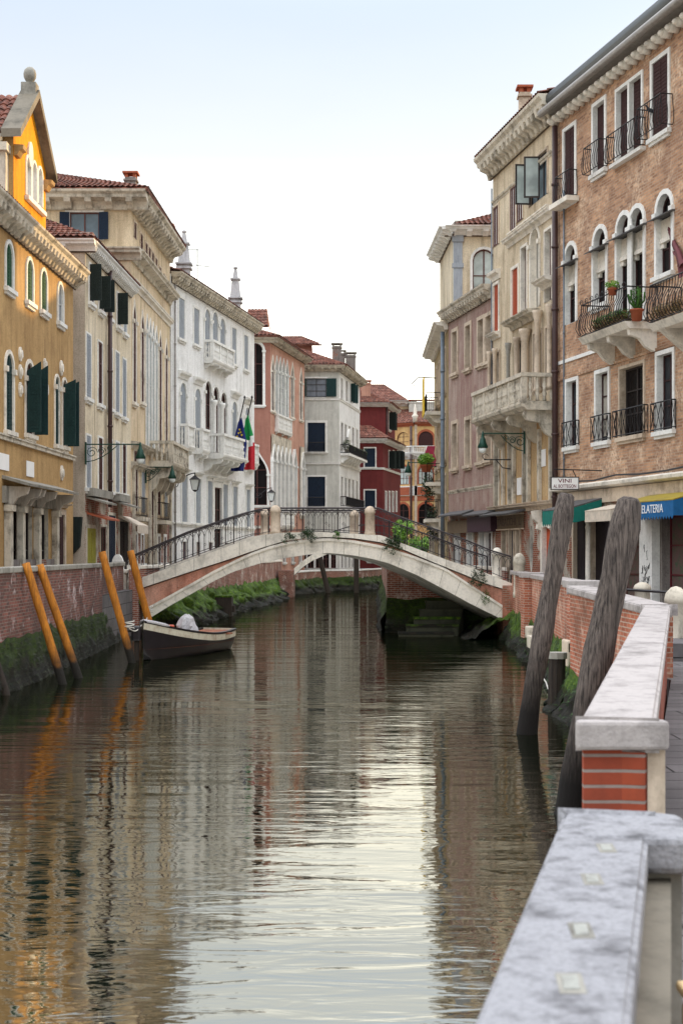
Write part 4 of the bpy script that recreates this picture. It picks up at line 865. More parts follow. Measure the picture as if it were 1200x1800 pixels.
def awning(label, F, u0, u1, zt, zb, dep, mat, val=.3, scal=True, top=None, dz=.5):
    t = thing('awning', label, 'awning', tuple(F.P((u0+u1)/2, zb, 0)), 'shop awnings on the brick house')
    mb = MB(); F.prof(mb, [(.1, zt), (.1, zt-.04), (dep, zt-dz-.03), (dep, zt-dz)], u0, u1); mb.build('canopy', top or mat, t)
    mb = MB(); n = max(3, int((u1-u0)/.17)); ob = zt-dz-.035; pts = [F.P(u0, ob, dep-.02)]; fs = []
    for i in range(n):
        a = u0+(u1-u0)*i/n; b = u0+(u1-u0)*(i+1)/n; m = (a+b)/2
        mb.prism([F.P(a, ob, dep-.02), F.P(b, ob, dep-.02), F.P(b, ob-val, dep-.02), F.P(m, ob-val-(.1 if scal else 0), dep-.02), F.P(a, ob-val, dep-.02)], F.N3*.012)
    for q in (u0, u1): mb.prism([F.P(q, zt-.05, .1), F.P(q, ob, dep-.02), F.P(q, ob-val, dep-.02), F.P(q, ob-val, dep-.3), F.P(q, ob-.2, .1)], F.D3*.012)
    mb.build('valance', mat, t); return t
awning('green scalloped awning over the dark wine bar gate', F, F.u(1062), F.u(1015), 4.85, 4, 1.3, 'green_awn', .42, True, 'grey_awn', .35)
awning('plain cream awning between the green and blue awnings', F, F.u(1122)-.1, F.u(1078), 4.6, 4, 1.0, 'cream_awn', .33, False, None, .2)
t = awning('blue scalloped awning lettered GELATERIA under a mustard canopy', F, F.u(1240), F.u(1147), 4.8, 4, 1.0, 'blue_awn', .42, True, 'mustard', .25)
n3 = F.N3; text(t, 'GELATERIA', .34, tuple(F.P(F.u(1198), 4.30, 1.0)+n3*.0), (-n3).cross(V(0, 0, 1)), n3, 'wtxt', .95)
t = thing('wall_sign', 'small yellow sign with a black mark beside the cream awning', 'sign', tuple(F.P(F.u(1128), 3.7, 0)))
mb = MB(); F.fb(mb, F.u(1136), F.u(1120), 3.75, 4.15, .5, .56); mb.build('board', 'yel', t); text(t, 'M', .3, tuple(F.P(F.u(1130), 3.93, .562)), (-n3).cross(V(0, 0, 1)), n3, 'blk')
mb = MB(); F.fb(mb, F.u(1160), F.u(1140)+.1, GZR, 4.15, .02, .28); F.fb(mb, F.u(1163), F.u(1140)+.2, 4.15, 4.3, .02, .34); p = mb.build('pilaster', 'stoneW', r)
mb = MB(); random.seed(3)
for k in range(16):
    c = F.P(F.u(1150)+random.uniform(-.28, .3), random.uniform(1.9, 3.3), .286); mb.tube([c+F.D3*random.uniform(-.12, .12)+V(0, 0, random.uniform(-.14, .14)) for _ in range(5)], .008, 4)
mb.build('graffiti', 'blk', p)
mb = MB(); mb.smooth = True; mb.lathe(F.P(F.u(1050), GZR, .35), [(.13, 0), (.13, .3), (.09, .35), (.08, 2.3), (.1, 2.4), (.07, 2.5), (.13, 2.65), (.13, 2.8)], 12); mb.build('column', 'stone', r)
# ================================================================ R2 beige palace with stone balcony
A, B = (7.62, 50.35), (6.20, 58.3)
r = thing('beige_palace', 'beige palace with a heavy carved stone balcony and orange shutters', 'palace', (A[0], A[1], 0))
F = Fac(r, A, B, -1); zc = 19.25
for px, a, b, w in ((871, 364, 432, .75), (902, 328, 404, .75), (914, 314, 388, .75)): F.win(F.u(px), F.z(b, px), F.z(a, px), w, 'rect', .08, 'flagW', frame='frameB', smat='stoneT', trans=0, mull=2, dep=.02, sill=False)
u = F.u(946); F.win(u, F.z(352, 946), F.z(275, 946), 2.1, 'rect', .08, 'glassB', frame='frameD', smat='stoneT', trans=0, mull=2, dep=.2, sill=False)
zl, zh = F.z(352, 946)+.05, F.z(275, 946)-.05
for q, an in ((u+.9, 86), (u-.2, 78)):
    a = math.radians(an); dv = (F.D3*math.cos(a)+F.N3*math.sin(a)); w = .58; mb = MB(); o = F.P(q, zl, .02); nn = dv.cross(V(0, 0, 1))
    for (p0, sz) in ((o, (dv*.06, (0, 0, zh-zl))), (o+dv*(w-.06), (dv*.06, (0, 0, zh-zl))), (o+dv*.06, (dv*(w-.12), (0, 0, .06))), (o+dv*.06+V(0, 0, zh-zl-.06), (dv*(w-.12), (0, 0, .06)))): mb.obox(p0, sz[0], nn*.04, sz[1])
    cs = mb.build('casement', 'frameD', r)
    mb = MB(); mb.obox(o+dv*.06+nn*.015+V(0, 0, .06), dv*(w-.12), nn*.01, (0, 0, zh-zl-.12)); mb.build('pane', 'glassL', cs)
F.win(F.u(871), 12.0, F.z(502, 870), .7, 'rect', .12, 'shutO', smat='stone', dep=.15, hood=.35); F.win(F.u(905), 12.1, F.z(472, 905), .8, 'rect', .12, 'shutO', smat='stone', dep=.15, sill=False)
F.win(F.u(921), 12.15, 14.7, .7, 'rect', .1, 'glassG', smat='stone', dep=.35, sill=False); F.win(F.u(940), 12.15, 15.1, 1.0, 'arch', .14, 'greystone', smat='stone', dep=.4, sill=False, imp=True, mull=0, trans=0, frame='stone'); F.win(F.u(964), 12.15, 14.7, .75, 'rect', .1, 'glassG', smat='stone', dep=.4, sill=False)
# piano nobile behind balcony
for px, w in ((873, .7), (911, .8), (925, .85), (945, 1.0), (966, .9)): F.win(F.u(px), 8.95, 11.2, w, 'rect', .08, 'glassK', frame='frameD', smat='stoneT', dep=.4, sill=False)
for px in (873, 898, 924, 972): F.win(F.u(px), 4.95, 7.6, .55, 'rect', .14, 'greystuc' if px in (898, 924) else 'glassK', frame='frameD', smat='stoneD', dep=.3, sill=False, mull=0, trans=0)
# ground
for px, w in ((886, .55), (899, .6), (911, .45)): F.win(F.u(px), GZR+.03, 3.95, w, 'rect', .1, 'glassK' if px != 899 else 'shutBl', frame='shutT', smat='stoneT', dep=.3, sill=False, name='shop_window')
F.win(F.u(933), 2.35, 4.1, .42, 'round', 0, 'glassK', frame='iron', dep=.3, sill=False, mull=0, trans=0)
F.win(F.u(961), GZR+.03, 4.0, .95, 'rect', .2, 'glassK', frame='posterO', smat='stone', dep=.35, sill=False, name='door', mull=0, trans=0)
F.wall('beige', 8.4, zc-.1); F.wall('panel', 4.75, 8.4); F.wall('peel', 0, 4.75)
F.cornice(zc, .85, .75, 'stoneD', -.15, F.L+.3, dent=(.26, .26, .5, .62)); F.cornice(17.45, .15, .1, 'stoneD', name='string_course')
F.band(15.4, 15.55, .12, 'stone', F.u(960)-.4, F.u(896), name='window_ledge')
F.cornice(15.35+.02, .3, .32, 'stone', F.u(974), F.u(893), name='loggia_hood'); F.cornice(12.05, .32, .5, 'stoneD', F.u(948), F.u(900), name='entablature'); F.cornice(12.9, .3, .5, 'stone', F.u(977), F.u(955), name='entablature'); F.cornice(12.0, .25, .3, 'stone', F.u(879), F.u(864), name='entablature')
for px, w, h in ((868, .07, 11.3), (878, .07, 11.3), (902, .08, 11.25), (917, .09, 11.3), (932, .15, 11.45), (954, .12, 11.9), (975, .09, 11.9)):
    mb = MB(); mb.smooth = True; q = F.P(F.u(px), 8.9, .22); hh = h-8.9; mb.lathe(q, [(w*1.3, 0), (w*1.3, .12), (w, .2), (w*.92, hh-.45), (w*1.1, hh-.4), (w, hh-.35), (w*1.5, hh-.12), (w*1.6, hh)], 14); mb.build('column', 'stoneT' if px != 902 else 'greystone', r)
F.balcony(F.u(976)-.0, F.u(882), 8.35, 9.45, 1.25, 'stoneD', br=4, brh=1.0)
F.cornice(8.0, .25, .25, 'stoneD', F.u(879), F.L, name='string_course')
F.cornice(4.95, .3, .3, 'stoneT', 0, F.L, name='shop_cornice')
for px in (886, 905, 931, 950): mb = MB(); F.fb(mb, F.u(px)-.12, F.u(px)+.12, 4.98, 7.6, .01, .12); mb.build('pilaster', 'stoneD', r)
for px, a in ((912.5, 840), (955, 790)): mb = MB(); F.fb(mb, F.u(px)-.28, F.u(px)+.28, F.z(a+30, px), F.z(a, px), .01, .03); mb.build('notice', 'paper', r)
mb = MB(); z = 4.35; F.prof(mb, [(0, z+.42), (0, z+.34), (.75, z+.16), (.78, z+.22)], F.u(926), F.u(873)); mb.build('canopy', 'grey_awn', r)
for q in (F.u(975)+.1, F.u(952)): mb = MB(); F.prof(mb, [(.01, 4.65), (.35, 4.6), (.3, 4.3), (.14, 4.15), (.18, 3.95), (.01, 3.85)], q, q+.25); mb.build('bracket', 'stone', r)
mb = MB(); F.fb(mb, F.u(968), F.u(955), 2.0, 3.2, -.2, -.15); mb.build('banner', 'posterP', r); mb = MB(); F.fb(mb, F.u(968), F.u(955), 3.2, 4.0, -.2, -.15); mb.build('banner', 'posterO', r)
F.pipe(F.L-.02, 9, 18, .03, 'pipeG', .06)
chimney(r, PX(921, 55), 55, zc-.1, PZ(153, 55), .42, 'stoneT')
t = thing('shop_sign', 'worn timber sign lettered TABACCHI over the narrow shop openings', 'sign', tuple(F.P(F.u(899), 4, 0)))
mb = MB(); F.fb(mb, F.u(921), F.u(877), 4.02, 4.55, .02, .1); mb.build('board', 'oldwood', t); mb = MB(); F.fb(mb, F.u(921)-.03, F.u(877)+.03, 3.97, 4.02, .02, .14); F.fb(mb, F.u(921)-.03, F.u(877)+.03, 4.55, 4.6, .02, .14); mb.build('frame', 'stoneT', t)
n3 = F.N3; text(t, 'TABACCHI  L.', .42, tuple(F.P(F.u(898), 4.27, .102)), (-n3).cross(V(0, 0, 1)), n3, 'dktxt', 1.25)
mb = MB(); tileroof(mb, F.P(-.1, zc+.03, .7), F.P(F.L+.3, zc+.03, .7), F.P(F.L, zc+1.7, -4.5), F.P(-.1, zc+1.7, -4.5)); mb.build('roof', 'tile', r)
shell(r, [(7.62, 50.35), (20, 50.35), (20, 58.3), B], 0, zc, 'beige')
# ================================================================ R3 mauve house
A, B = (6.20, 58.35), (4.88, 65.0)
r = thing('mauve_house', 'faded mauve plaster house with tall narrow window slots and shops below, beyond the bridge', 'house', (A[0], A[1], 0))
F = Fac(r, A, B, -1); zc = 14.1
for px, a, b, a2, b2 in ((799.5, 583, 656, 745, 823), (822.5, 572, 648, 738, 818), (845, 562, 640, 732, 812), (866, 551, 632, 725, 806)):
    F.win(F.u(px), F.z(b, px), F.z(a, px), .75, 'rect', .16, 'glassK', frame='shutB', smat='stoneT', dep=.42, sill=True); F.win(F.u(px), F.z(b2, px), F.z(a2, px), .75, 'rect', .16, 'glassK', frame='shutB', smat='stoneT', dep=.42)
for px, m in ((804, 'glassG'), (826, 'glassL'), (847, 'glassL'), (871, 'shutB')): F.win(F.u(px), GZR+.03, 3.9, .7, 'rect', .1, m, frame='frameW' if m != 'shutB' else 'frameD', smat='stoneW', dep=.3, sill=False, name='shop_window')
F.wall('mauve', 4.6, zc-.1); F.wall('peel', 0, 4.6)
F.cornice(zc, .5, .5, 'stoneD', -.02, F.L+.3, dent=(.18, .2, .35, .42)); F.cornice(5.9, .15, .06, 'stoneD', name='string_course')
mb = MB(); F.fb(mb, F.u(874), F.u(832), 3.95, 4.6, .01, .3); mb.build('fascia', 'plum', r); mb = MB(); F.fb(mb, F.u(831), F.u(793), 3.95, 4.5, .01, .2); mb.build('fascia', 'oldwood', r)
for a, b, z in ((832, 790, 4.7), (874, 833, 4.62)): mb = MB(); F.prof(mb, [(0, z+.25), (0, z+.15), (.55, z), (.56, z+.06)], F.u(a), F.u(b)); mb.build('canopy', 'grey_awn', r)
shell(r, [(6.2, 58.35), (20, 58.35), (20, 65), B], 0, zc, 'mauve')
# ================================================================ R3b cream turret storey
y = 66.0; x0 = PX(796, y)
r = thing('cream_tower_house', 'cream upper storey with a round-headed window and pale corner pilaster above the mauve house', 'house', (x0, y, 13))
F = Fac(r, (x0, y), (13, y), 1); zc = 18.15
F.win(F.u(850), PZ(530, y), PZ(438, y), 1.05, 'arch', .12, 'glassL', frame='frameB', smat='stoneW', trans=1, sill=False)
F.wall('cream', 12.5, zc-.1); F.cornice(zc, .35, .7, 'stoneW', -.4, F.L, dent=(.25, .5, .25, .6)); mb = MB(); F.fb(mb, 0, .42, 12.5, zc-.5, .003, .1); F.fb(mb, -.05, .47, 16.3, 16.5, .003, .14); F.fb(mb, -.05, .47, zc-.65, zc-.36, .003, .16); mb.build('corner_pilaster', 'shutGr', r)
W = Fac(r, (x0, y), (x0-.2, 72), -1); W.wall('cream', 12.5, zc-.1, name='side_wall'); W.cornice(zc+.003, .35, .7, 'stoneW', -.5, W.L, dent=(.25, .5, .25, .6))
mb = MB(); a, b = V(x0-.1, y-.5, zc+.05), V(13, y-.5, zc+.05); tileroof(mb, a, b, V(13, y+3, zc+1.5), V(x0+2.8, y+3, zc+1.5)); mb.build('roof', 'tile', r)
bx(r, 'chimney', 'greystone', x0+.1, x0+1.0, y+.4, y+.9, zc, zc+.45)
shell(r, [(x0-.2, 72), (13, 72), (13, y)], 12.5, zc, 'cream')
# ================================================================ R4 sand house
A, B = (4.84, 65.1), (4.95, 76.0)
r = thing('sand_house', 'narrow sand yellow house with small flowered balconies, last on the right bank', 'house', (A[0], A[1], 0))
F = Fac(r, A, B, -1); zc = 13.65
for px in (783, 778, 772, 768):
    for z0, z1 in ((10.6, 12.6), (7.4, 9.6), (4.9, 6.7)): F.win(F.u(px), z0, z1, .8, 'rect', .1, 'shutW', smat='stoneT', dep=.2)
F.win(F.u(776), GZR+.03, 3.9, 1.2, 'arch', .2, 'glassK', smat='stoneD', sill=False, name='door')
F.wall('olive', 0, zc-.1); F.cornice(zc, .35, .65, 'stone', -.1, F.L+.3)
F.pipe(.35, 1.6, zc-.4, .09, 'pipeG', .2)
for z in (9.9, 6.4, 4.6): 
    mb = MB(); u = 6.2; F.fb(mb, u-1.2, u+1.2, z, z+.18, -.01, .75); F.prof(mb, [(0, z-.01), (.6, z-.01), (.3, z-.35), (0, z-.4)], u-1, u-.8); F.prof(mb, [(0, z-.01), (.6, z-.01), (.3, z-.35), (0, z-.4)], u+.8, u+1); mb.build('balcony_slab', 'stone', r)
    F.rail(u-1.15, u+1.15, z+.18, z+1.1, .68, style='bars')
mb = MB(); F.fb(mb, 5.9, 7.6, 10, 11.9, .76, .8); mb.build('blind', 'yel', r)
mb = MB(); F.fb(mb, F.L-.6, F.L-.35, 1.5, 4.6, .01, .3); mb.build('pilaster', 'stoneD', r); mb = MB(); F.fb(mb, 1.5, 1.8, 1.5, 4.6, .01, .3); mb.build('pilaster', 'stoneD', r)
mb = MB(); mb.tube([F.P(9, 12.2, 0), F.P(9, 12.25, .9), F.P(9, 11.9, 1.3), F.P(9, 11.8, 1.1)], .03); mb.build('hook', 'iron', r)
shell(r, [(4.84, 65.1), (18, 65.1), (18, 76), B], 0, zc, 'olive')
FR4 = F
mb = MB()
for k in range(3):
    z = 8.6-k*.35; mb.add([F.P(8.2, z, .1+.06*math.sin(k*2)), F.P(8.2, z, .5+.1*math.sin(k)), F.P(8.25, z-.36, .55+.1*math.sin(k+1)), F.P(8.25, z-.36, .1+.06*math.sin(k*2+2))], [(0, 1, 2, 3)])
o = mb.build('hanging_cloth', 'pinkcl', None, 'small pink cloth hanging from the sand house', 'banner'); sm = o.modifiers.new('s', 'SOLIDIFY'); sm.thickness = .02
# ================================================================ setting
mb = MB(); mb.poly([(-400, -200, 0), (400, -200, 0), (400, 900, 0), (-400, 900, 0)]); mb.build('canal_water', 'water', kind='structure')
mb = MB(); mb.poly([(-400, -200, -2.5), (400, -200, -2.5), (400, 900, -2.5), (-400, 900, -2.5)]); mb.build('ground', 'wetstone', kind='structure')
def quay(pts, z, name, mat='pave'):
    mb = MB(); n = len(pts); mb.add([(x, y, z) for x, y in pts]+[(x, y, -1.5) for x, y in pts], [tuple(range(n))]+[(i, (i+1) % n, n+(i+1) % n, n+i) for i in range(n)])
    return mb.build(name, mat, kind='structure')
quay([(-7.72, -20), (-7.72, 56), (-6.3, 79), (-5.1, 92), (-4.9, 107), (-3.6, 108.7), (-2.5, 116), (-1.3, 119.4), (1.3, 121.2), (3.6, 133), (6.5, 147), (8.5, 164), (40, 230), (-60, 230), (-60, -20)], GZL, 'left_quay')
quay([(-1.9, -8), (-.2, -.1), (1.1, 5.5), (1.5, 7.3), (4.72, 20.4), (4.75, 24), (30, 24), (30, -8)], 1.2, 'near_quay')
quay([(4.75, 24.002), (4.72, 26.7), (5.1, 30), (6.4, 52.6), (6.2, 54.9), (2.1, 55.3), (3.2, 110), (12, 165), (60, 230), (60, 24.002)], GZR, 'right_quay')
def qwall(label, pts, zts, zm, side, mat, cope, thick=.36, cw=.05, ch=.13, bulge=.3, weeds=0, mosst=0, endw=True, zb=-.4, name='quay_wall', mm='mossD', wm='weedD'):
    r = thing(name, label, 'wall', (pts[0][0], pts[0][1], 0))
    P2 = [Vector(p) for p in pts]; n = len(P2); N = []
    for i in range(n):
        d = (P2[min(i+1, n-1)]-P2[max(i-1, 0)]).normalized(); nn = Vector((d.y, -d.x))*side
        d1 = (P2[min(i+1, n-1)]-P2[min(i, n-2)]).normalized(); N.append(nn/max(.5, nn.dot(Vector((d1.y, -d1.x))*side)))
    def ring(i, o, t, zlo, zhi):
        a = P2[i]+N[i]*o; b = P2[i]-N[i]*(thick+t)
        return [V(a.x, a.y, zlo), V(b.x, b.y, zlo), V(b.x, b.y, zhi), V(a.x, a.y, zhi)]
    for nm, o, t, lo, hi, m in (('brickwork', 0, 0, lambda z: zb, lambda z: z-ch, mat), ('coping', cw, cw, lambda z: z-ch+.002, lambda z: z, cope)):
        mb = MB(); vs = []
        for i in range(n): vs += ring(i, o, t, lo(zts[i]), hi(zts[i]))
        fs = [(i*4+k, i*4+(k+1) % 4, i*4+4+(k+1) % 4, i*4+4+k) for i in range(n-1) for k in range(4)]+[(0, 1, 2, 3), ((n-1)*4+3, (n-1)*4+2, (n-1)*4+1, (n-1)*4)]
        mb.add(vs, fs); mb.build(nm, m, r, bevel=.02 if nm == 'coping' else 0)
    if zm:
        rows = 12; mb = MB(); mb.smooth = True; vs = []; S = []
        for i in range(n-1):
            L = (P2[i+1]-P2[i]).length; k = max(1, int(L/.22))
            for j in range(k+(i == n-2)): S.append((P2[i].lerp(P2[i+1], j/k), N[i].lerp(N[i+1], j/k)))
        for p, nn in S:
            for q in range(rows+1):
                f = q/rows; ztop = zm+.18*noise.noise(V(p.x*1.3, p.y*1.3, 3)); z = -.3+(ztop+.3)*f
                o = .015+bulge*(1-f)**1.3+(.16*bulge/.3*noise.fractal(V(p.x*1.7, p.y*1.7, z*2.2), 1, 2, 4))*(1-f**4)
                o = max(o, .008); vs.append(V(p.x+nn.x*o, p.y+nn.y*o, z))
        w = rows+1
        mb.add(vs, [(i*w+q, i*w+q+1, (i+1)*w+q+1, (i+1)*w+q) for i in range(len(S)-1) for q in range(rows)]); mo = mb.build('moss', mm, r)
        if weeds:
            mb = MB()
            for _ in range(weeds):
                i = random.randrange(len(S)-1); q = random.randrange(1, rows); v = vs[i*w+q].lerp(vs[(i+1)*w+q], random.random()); s = random.uniform(.04, .14)
                nn = V(S[i][1].x, S[i][1].y, 0); tg = V(-nn.y, nn.x, 0)
                u = random.uniform(-1, .8)
                mb.add([v-tg*.02, v+tg*.02, v+nn*s*.6+V(0, 0, u*s)+tg*random.uniform(-.04, .04)], [(0, 1, 2)])
            o = mb.build('weeds', wm, mo); o['kind'] = 'stuff'
    return r
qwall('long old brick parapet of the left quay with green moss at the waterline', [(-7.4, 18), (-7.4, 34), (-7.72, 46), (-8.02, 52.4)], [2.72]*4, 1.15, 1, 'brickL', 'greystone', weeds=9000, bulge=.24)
qwall('left bank wall beyond the arched bridge, thick with grass at its foot', [(-7.5, 52.6), (-7.0, 58), (-5.95, 79), (-4.75, 92), (-4.5, 107)], [2.6]*5, 1.35, 1, 'brickO', 'stone', weeds=6500, bulge=1.1, mm='moss', wm='leaf')
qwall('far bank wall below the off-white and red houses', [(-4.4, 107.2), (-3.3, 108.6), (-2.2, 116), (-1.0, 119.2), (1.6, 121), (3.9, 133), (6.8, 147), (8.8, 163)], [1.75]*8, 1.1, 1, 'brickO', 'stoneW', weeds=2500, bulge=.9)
qwall('brick parapet on the right quay between the bridge and the water steps', [(6.12, 51.0), (5.75, 44), (5.52, 40.2), (5.05, 31.1)], [2.43, 2.43, 2.43, 2.4], .95, -1 if False else 1, 'brickQ', 'coping', weeds=2600, bulge=.45) if False else None
def rw(*a, **k): return qwall(*a, **k)
rw('brick parapet on the right quay from the water steps to the bridge', [(5.0, 30.4), (5.45, 38), (5.72, 43.5), (6.1, 51.0)], [2.42, 2.42, 2.42, 2.42], 1.0, -1, 'brickQ', 'coping', weeds=3800, bulge=.5, mm='moss', wm='leaf')
r = thing('brick_pier', 'square brick pier with a stone foot at the near end of the right parapet', 'pier', (4.85, 30.2, 0)); bx(r, 'brickwork', 'brickQ', 4.8, 5.35, 29.8, 30.38, 1.2, 2.3); bx(r, 'cap', 'coping', 4.72, 5.43, 29.72, 30.45, 2.302, 2.46, bevel=.02); bx(r, 'foot', 'stoneT', 4.7, 5.4, 29.7, 30.42, .65, 1.198, bevel=.03)
r = thing('brick_pier', 'brick buttress halfway along the right parapet', 'pier', (5.6, 43, 0)); bx(r, 'brickwork', 'brickQ', 5.45, 6.0, 42.6, 43.3, .5, 2.3); bx(r, 'cap', 'coping', 5.4, 6.05, 42.52, 43.38, 2.302, 2.47, bevel=.02)
rw('low mossy quay edge at the water steps between the two parapets', [(4.36, 26.9), (4.95, 30.2)], [1.3, 1.3], 1.0, -1, 'wetstone', 'wetstone', weeds=700, bulge=.6, mm='moss', wm='leaf')
rw('brick parapet leg running toward the water steps behind the grey posts', [(4.42, 20.7), (4.3, 26.8)], [2.26, 2.4], .85, -1, 'brickQ', 'coping', weeds=900, bulge=.5, thick=.4, mm='moss', wm='leaf')
r = rw('near right parapet with broad white coping and a red brick end', [(1.27, 7.3), (4.42, 20.6)], [2.15, 2.255], .7, -1, 'brickN', 'coping', weeds=500, bulge=.4, thick=.28, cw=.05, ch=.14)
mb = MB(); mb.box(1.195, 1.66, 7.2, 7.3, 2.008, 2.156); mb.build('end_cap', 'coping', r, bevel=.02); bx(r, 'corner_stone', 'stoneT', 1.56, 1.65, 7.26, 7.6, -.3, 2.006); bx(r, 'brick_end', 'brickN', 1.235, 1.557, 7.262, 7.31, -.3, 2.004)
r = rw('foreground parapet with pale coping holding inlaid metal cramps', [(-1.75, -6), (.02, 1.8), (.885, 5.5)], [2.0]*3, 0, -1, 'brickN', 'copingN', thick=.27, cw=.03, ch=.13)
mb = MB(); mb.smooth = False; mb.prism([(.86, 5.02, 1.871), (1.2, 5.0, 1.871), (1.29, 5.08, 1.871), (1.3, 5.45, 1.871), (1.2, 5.54, 1.871), (.86, 5.54, 1.871)], (0, 0, .133)); mb.build('end_cap', 'copingN', r, bevel=.025); bx(r, 'corner_stone', 'greystone', .96, 1.22, 5.1, 5.5, -.3, 1.868)
mb = MB(); mb.prism([(-1.62, -6, 0), (1.0, 5.1, 0), (1.18, 5.1, 0), (-1.39, -6, 0)], (0, 0, 1.84)); mb.build('plinth', 'stoneDk', r)
for px, py, w, l in ((998, 1729, .038, .045), (1017, 1636, .036, .045), (1037, 1546, .036, .042), (1062, 1491, .034, .04)):
    d = 1.0*FP/(py-HY); x = PX(px, d)
    for nm, m, e, zz in (('cramp_bed', 'greystone', .012, .003), ('metal_cramp', 'lead', 0, .006)):
        mb = MB(); mb.obox((x-w/2-e, d-l*1.2-e*2, 1.999), (w+2*e, 0, 0), (w*.3, l*2.4+e*4, 0), (0, 0, zz)); mb.build(nm, m, r)
# brick end facing us under the near cap
# right bank beyond the bridge with steps
rw('brick quay wall seen under the bridge arch, above green weed', [(1.78, 70), (1.75, 62), (1.75, 55.3)], [2.67]*3, 1.3, -1 if False else 1, 'brickO', 'stone', weeds=10) if False else None
r = rw('brick quay wall seen through the bridge arch on the right, green weed at its foot', [(1.76, 55.2), (3.1, 55.0), (4.9, 54.6), (6.3, 54.2)], [2.67, 2.67, 2.6, 2.5], 1.35, 1, 'brickO', 'stone', weeds=1600, bulge=.7)
rw('right bank wall running on past the bridge', [(1.78, 55.6), (2.3, 75), (3.1, 110), (6.5, 130)], [2.6, 2.6, 2.4, 2.2], 1.2, -1, 'brickO', 'stone', bulge=.4)
r = thing('water_steps', 'mossy stone steps going down into the canal under the bridge', 'steps', (3.5, 53.5, 0))
for k, (a, b, z) in enumerate(((3.2, 4.6, 1.25), (2.95, 4.5, .95), (2.7, 4.4, .68), (2.4, 4.3, .42), (2.1, 4.1, .16))):
    y0 = 54.2-.42*k
    mb = MB(); mb.box(a, b, y0-.42, y0, -.4, z-.09); mb.build('riser', 'wetstone', r); mb = MB(); mb.box(a-.03, b+.02, y0-.46, y0-.004, z-.088, z); mb.build('tread', 'moss' if k > 1 else 'wetstone', r)
rw('dark mossy abutment under the right foot of the bridge', [(4.3, 53.9), (4.9, 51.9), (5.9, 50.2), (6.2, 50.0)], [1.15, 1.1, 1.0, .9], .9, 1 if False else -1, 'wetstone', 'wetstone', weeds=900, bulge=.5, name='abutment') if False else None
r = thing('abutment', 'dark mossy abutment under the right foot of the bridge', 'abutment', (5.4, 52, 0)); mb = MB(); random.seed(5)
G = 16; vs = [V(4.2+i/G*2.0, 50.0+j/G*4.2, (-.25+1.25*(i/G)**.8+.25*noise.fractal(V(i*.35, j*.35, 0), 1, 2, 4))) for i in range(G+1) for j in range(G+1)]
mb.smooth = True; mb.add(vs, [(i*(G+1)+j, (i+1)*(G+1)+j, (i+1)*(G+1)+j+1, i*(G+1)+j+1) for i in range(G) for j in range(G)]); mb.build('mossy_stone', 'moss', r)
bx(r, 'masonry', 'arch_red', 5.75, 6.25, 50.7, 54, -.3, 1.9)
# stones poking from the right wall
for lab, x, y, z in (('pale stone block jutting from the mossy wall nearest the bridge', 5.28, 38.3, .75), ('pale stone block jutting lower from the mossy wall, left of the grey post', 5.05, 36.2, .62)):
    mb = MB(); mb.box(x-.3, x+.3, y-.35, y+.35, z, z+.32); mb.build('stone_block', 'stoneD', None, lab, 'stone', bevel=.03)
t = thing('mooring_stump', 'short white capped stump on the mossy edge between the two grey posts', 'post', (4.15, 27.4, 0)); mb = MB(); mb.tube([(4.12, 27.4, -.3), (4.15, 27.4, 1.0)], .17, 10); mb.build('shaft', 'poledark', t); mb = MB(); mb.tube([(4.15, 27.4, 1.0), (4.15, 27.4, 1.12)], .2, 10); mb.build('cap', 'greystone', t)
mb = MB(); pts = [(5.3, 40, .75), (4.95, 36, .35), (4.6, 32, .12), (4.3, 29, .2), (4.0, 26.5, .05)]; pts = [Vector(a).lerp(Vector(b), k/6)-V(0, 0, .08*math.sin(k/6*math.pi)) for a, b in zip(pts, pts[1:]) for k in range(6)]; mb.tube(pts, .018, 5); mb.build('mooring_rope', 'rope', None, 'pale rope trailing along the mossy right wall', 'rope')
# ================================================================ stone arch bridge
def lerpline(L, px):
    for (a, b), (c, d) in zip(L, L[1:]):
        if a <= px <= c: return b+(d-b)*(px-a)/(c-a)
    return L[0][1] if px < L[0][0] else L[-1][1]
SOF = [(226, 1108), (240, 1100), (263, 1087), (300, 1064), (340, 1042), (375, 1022), (410, 1005), (455, 991), (501, 981), (540, 975), (578, 972), (620, 976), (652, 982), (683, 990), (733, 1011), (782, 1037), (824, 1060), (864, 1080), (890, 1093)]
EXT = [(226, 1092), (258, 1073), (300, 1050), (340, 1028), (375, 1008), (410, 991), (440, 977), (473, 965), (505, 957), (536, 953), (575, 950.5), (620, 954), (668, 963), (725, 981), (782, 1003), (834, 1037), (885, 1070), (890, 1073)]
CLO = [(222, 1043), (245, 1035), (340, 1003), (400, 984), (466, 961), (500, 951), (536, 946), (575, 944), (620, 946), (671, 953.5), (709, 966), (760, 988), (813, 1009), (851, 1025), (900, 1040)]
CTO = [(222, 1026), (245, 1017), (340, 982), (410, 957), (445, 945), (462, 941), (490, 936.5), (560, 935), (671, 941), (709, 956), (782, 983), (845, 1004), (900, 1026)]
RTO = [(225, 983), (238, 977), (340, 933), (410, 909), (445, 898), (462, 894), (484, 893), (650, 893), (662, 892), (699, 907), (750, 925), (813, 947), (864, 968), (900, 979)]
def bd(px): return 53.5-2.5*(px-220)/677
def BP(px, L, o=0): d = bd(px); return V(PX(px, d), d-o, PZ(lerpline(L, px), d))
BW = V(-.55, 3.3, 0)
br = thing('arch_bridge', 'pale stone arched footbridge with black iron railings across the canal', 'bridge', (0, 52, 0))
SX = [226+(890-226)*i/70 for i in range(71)]
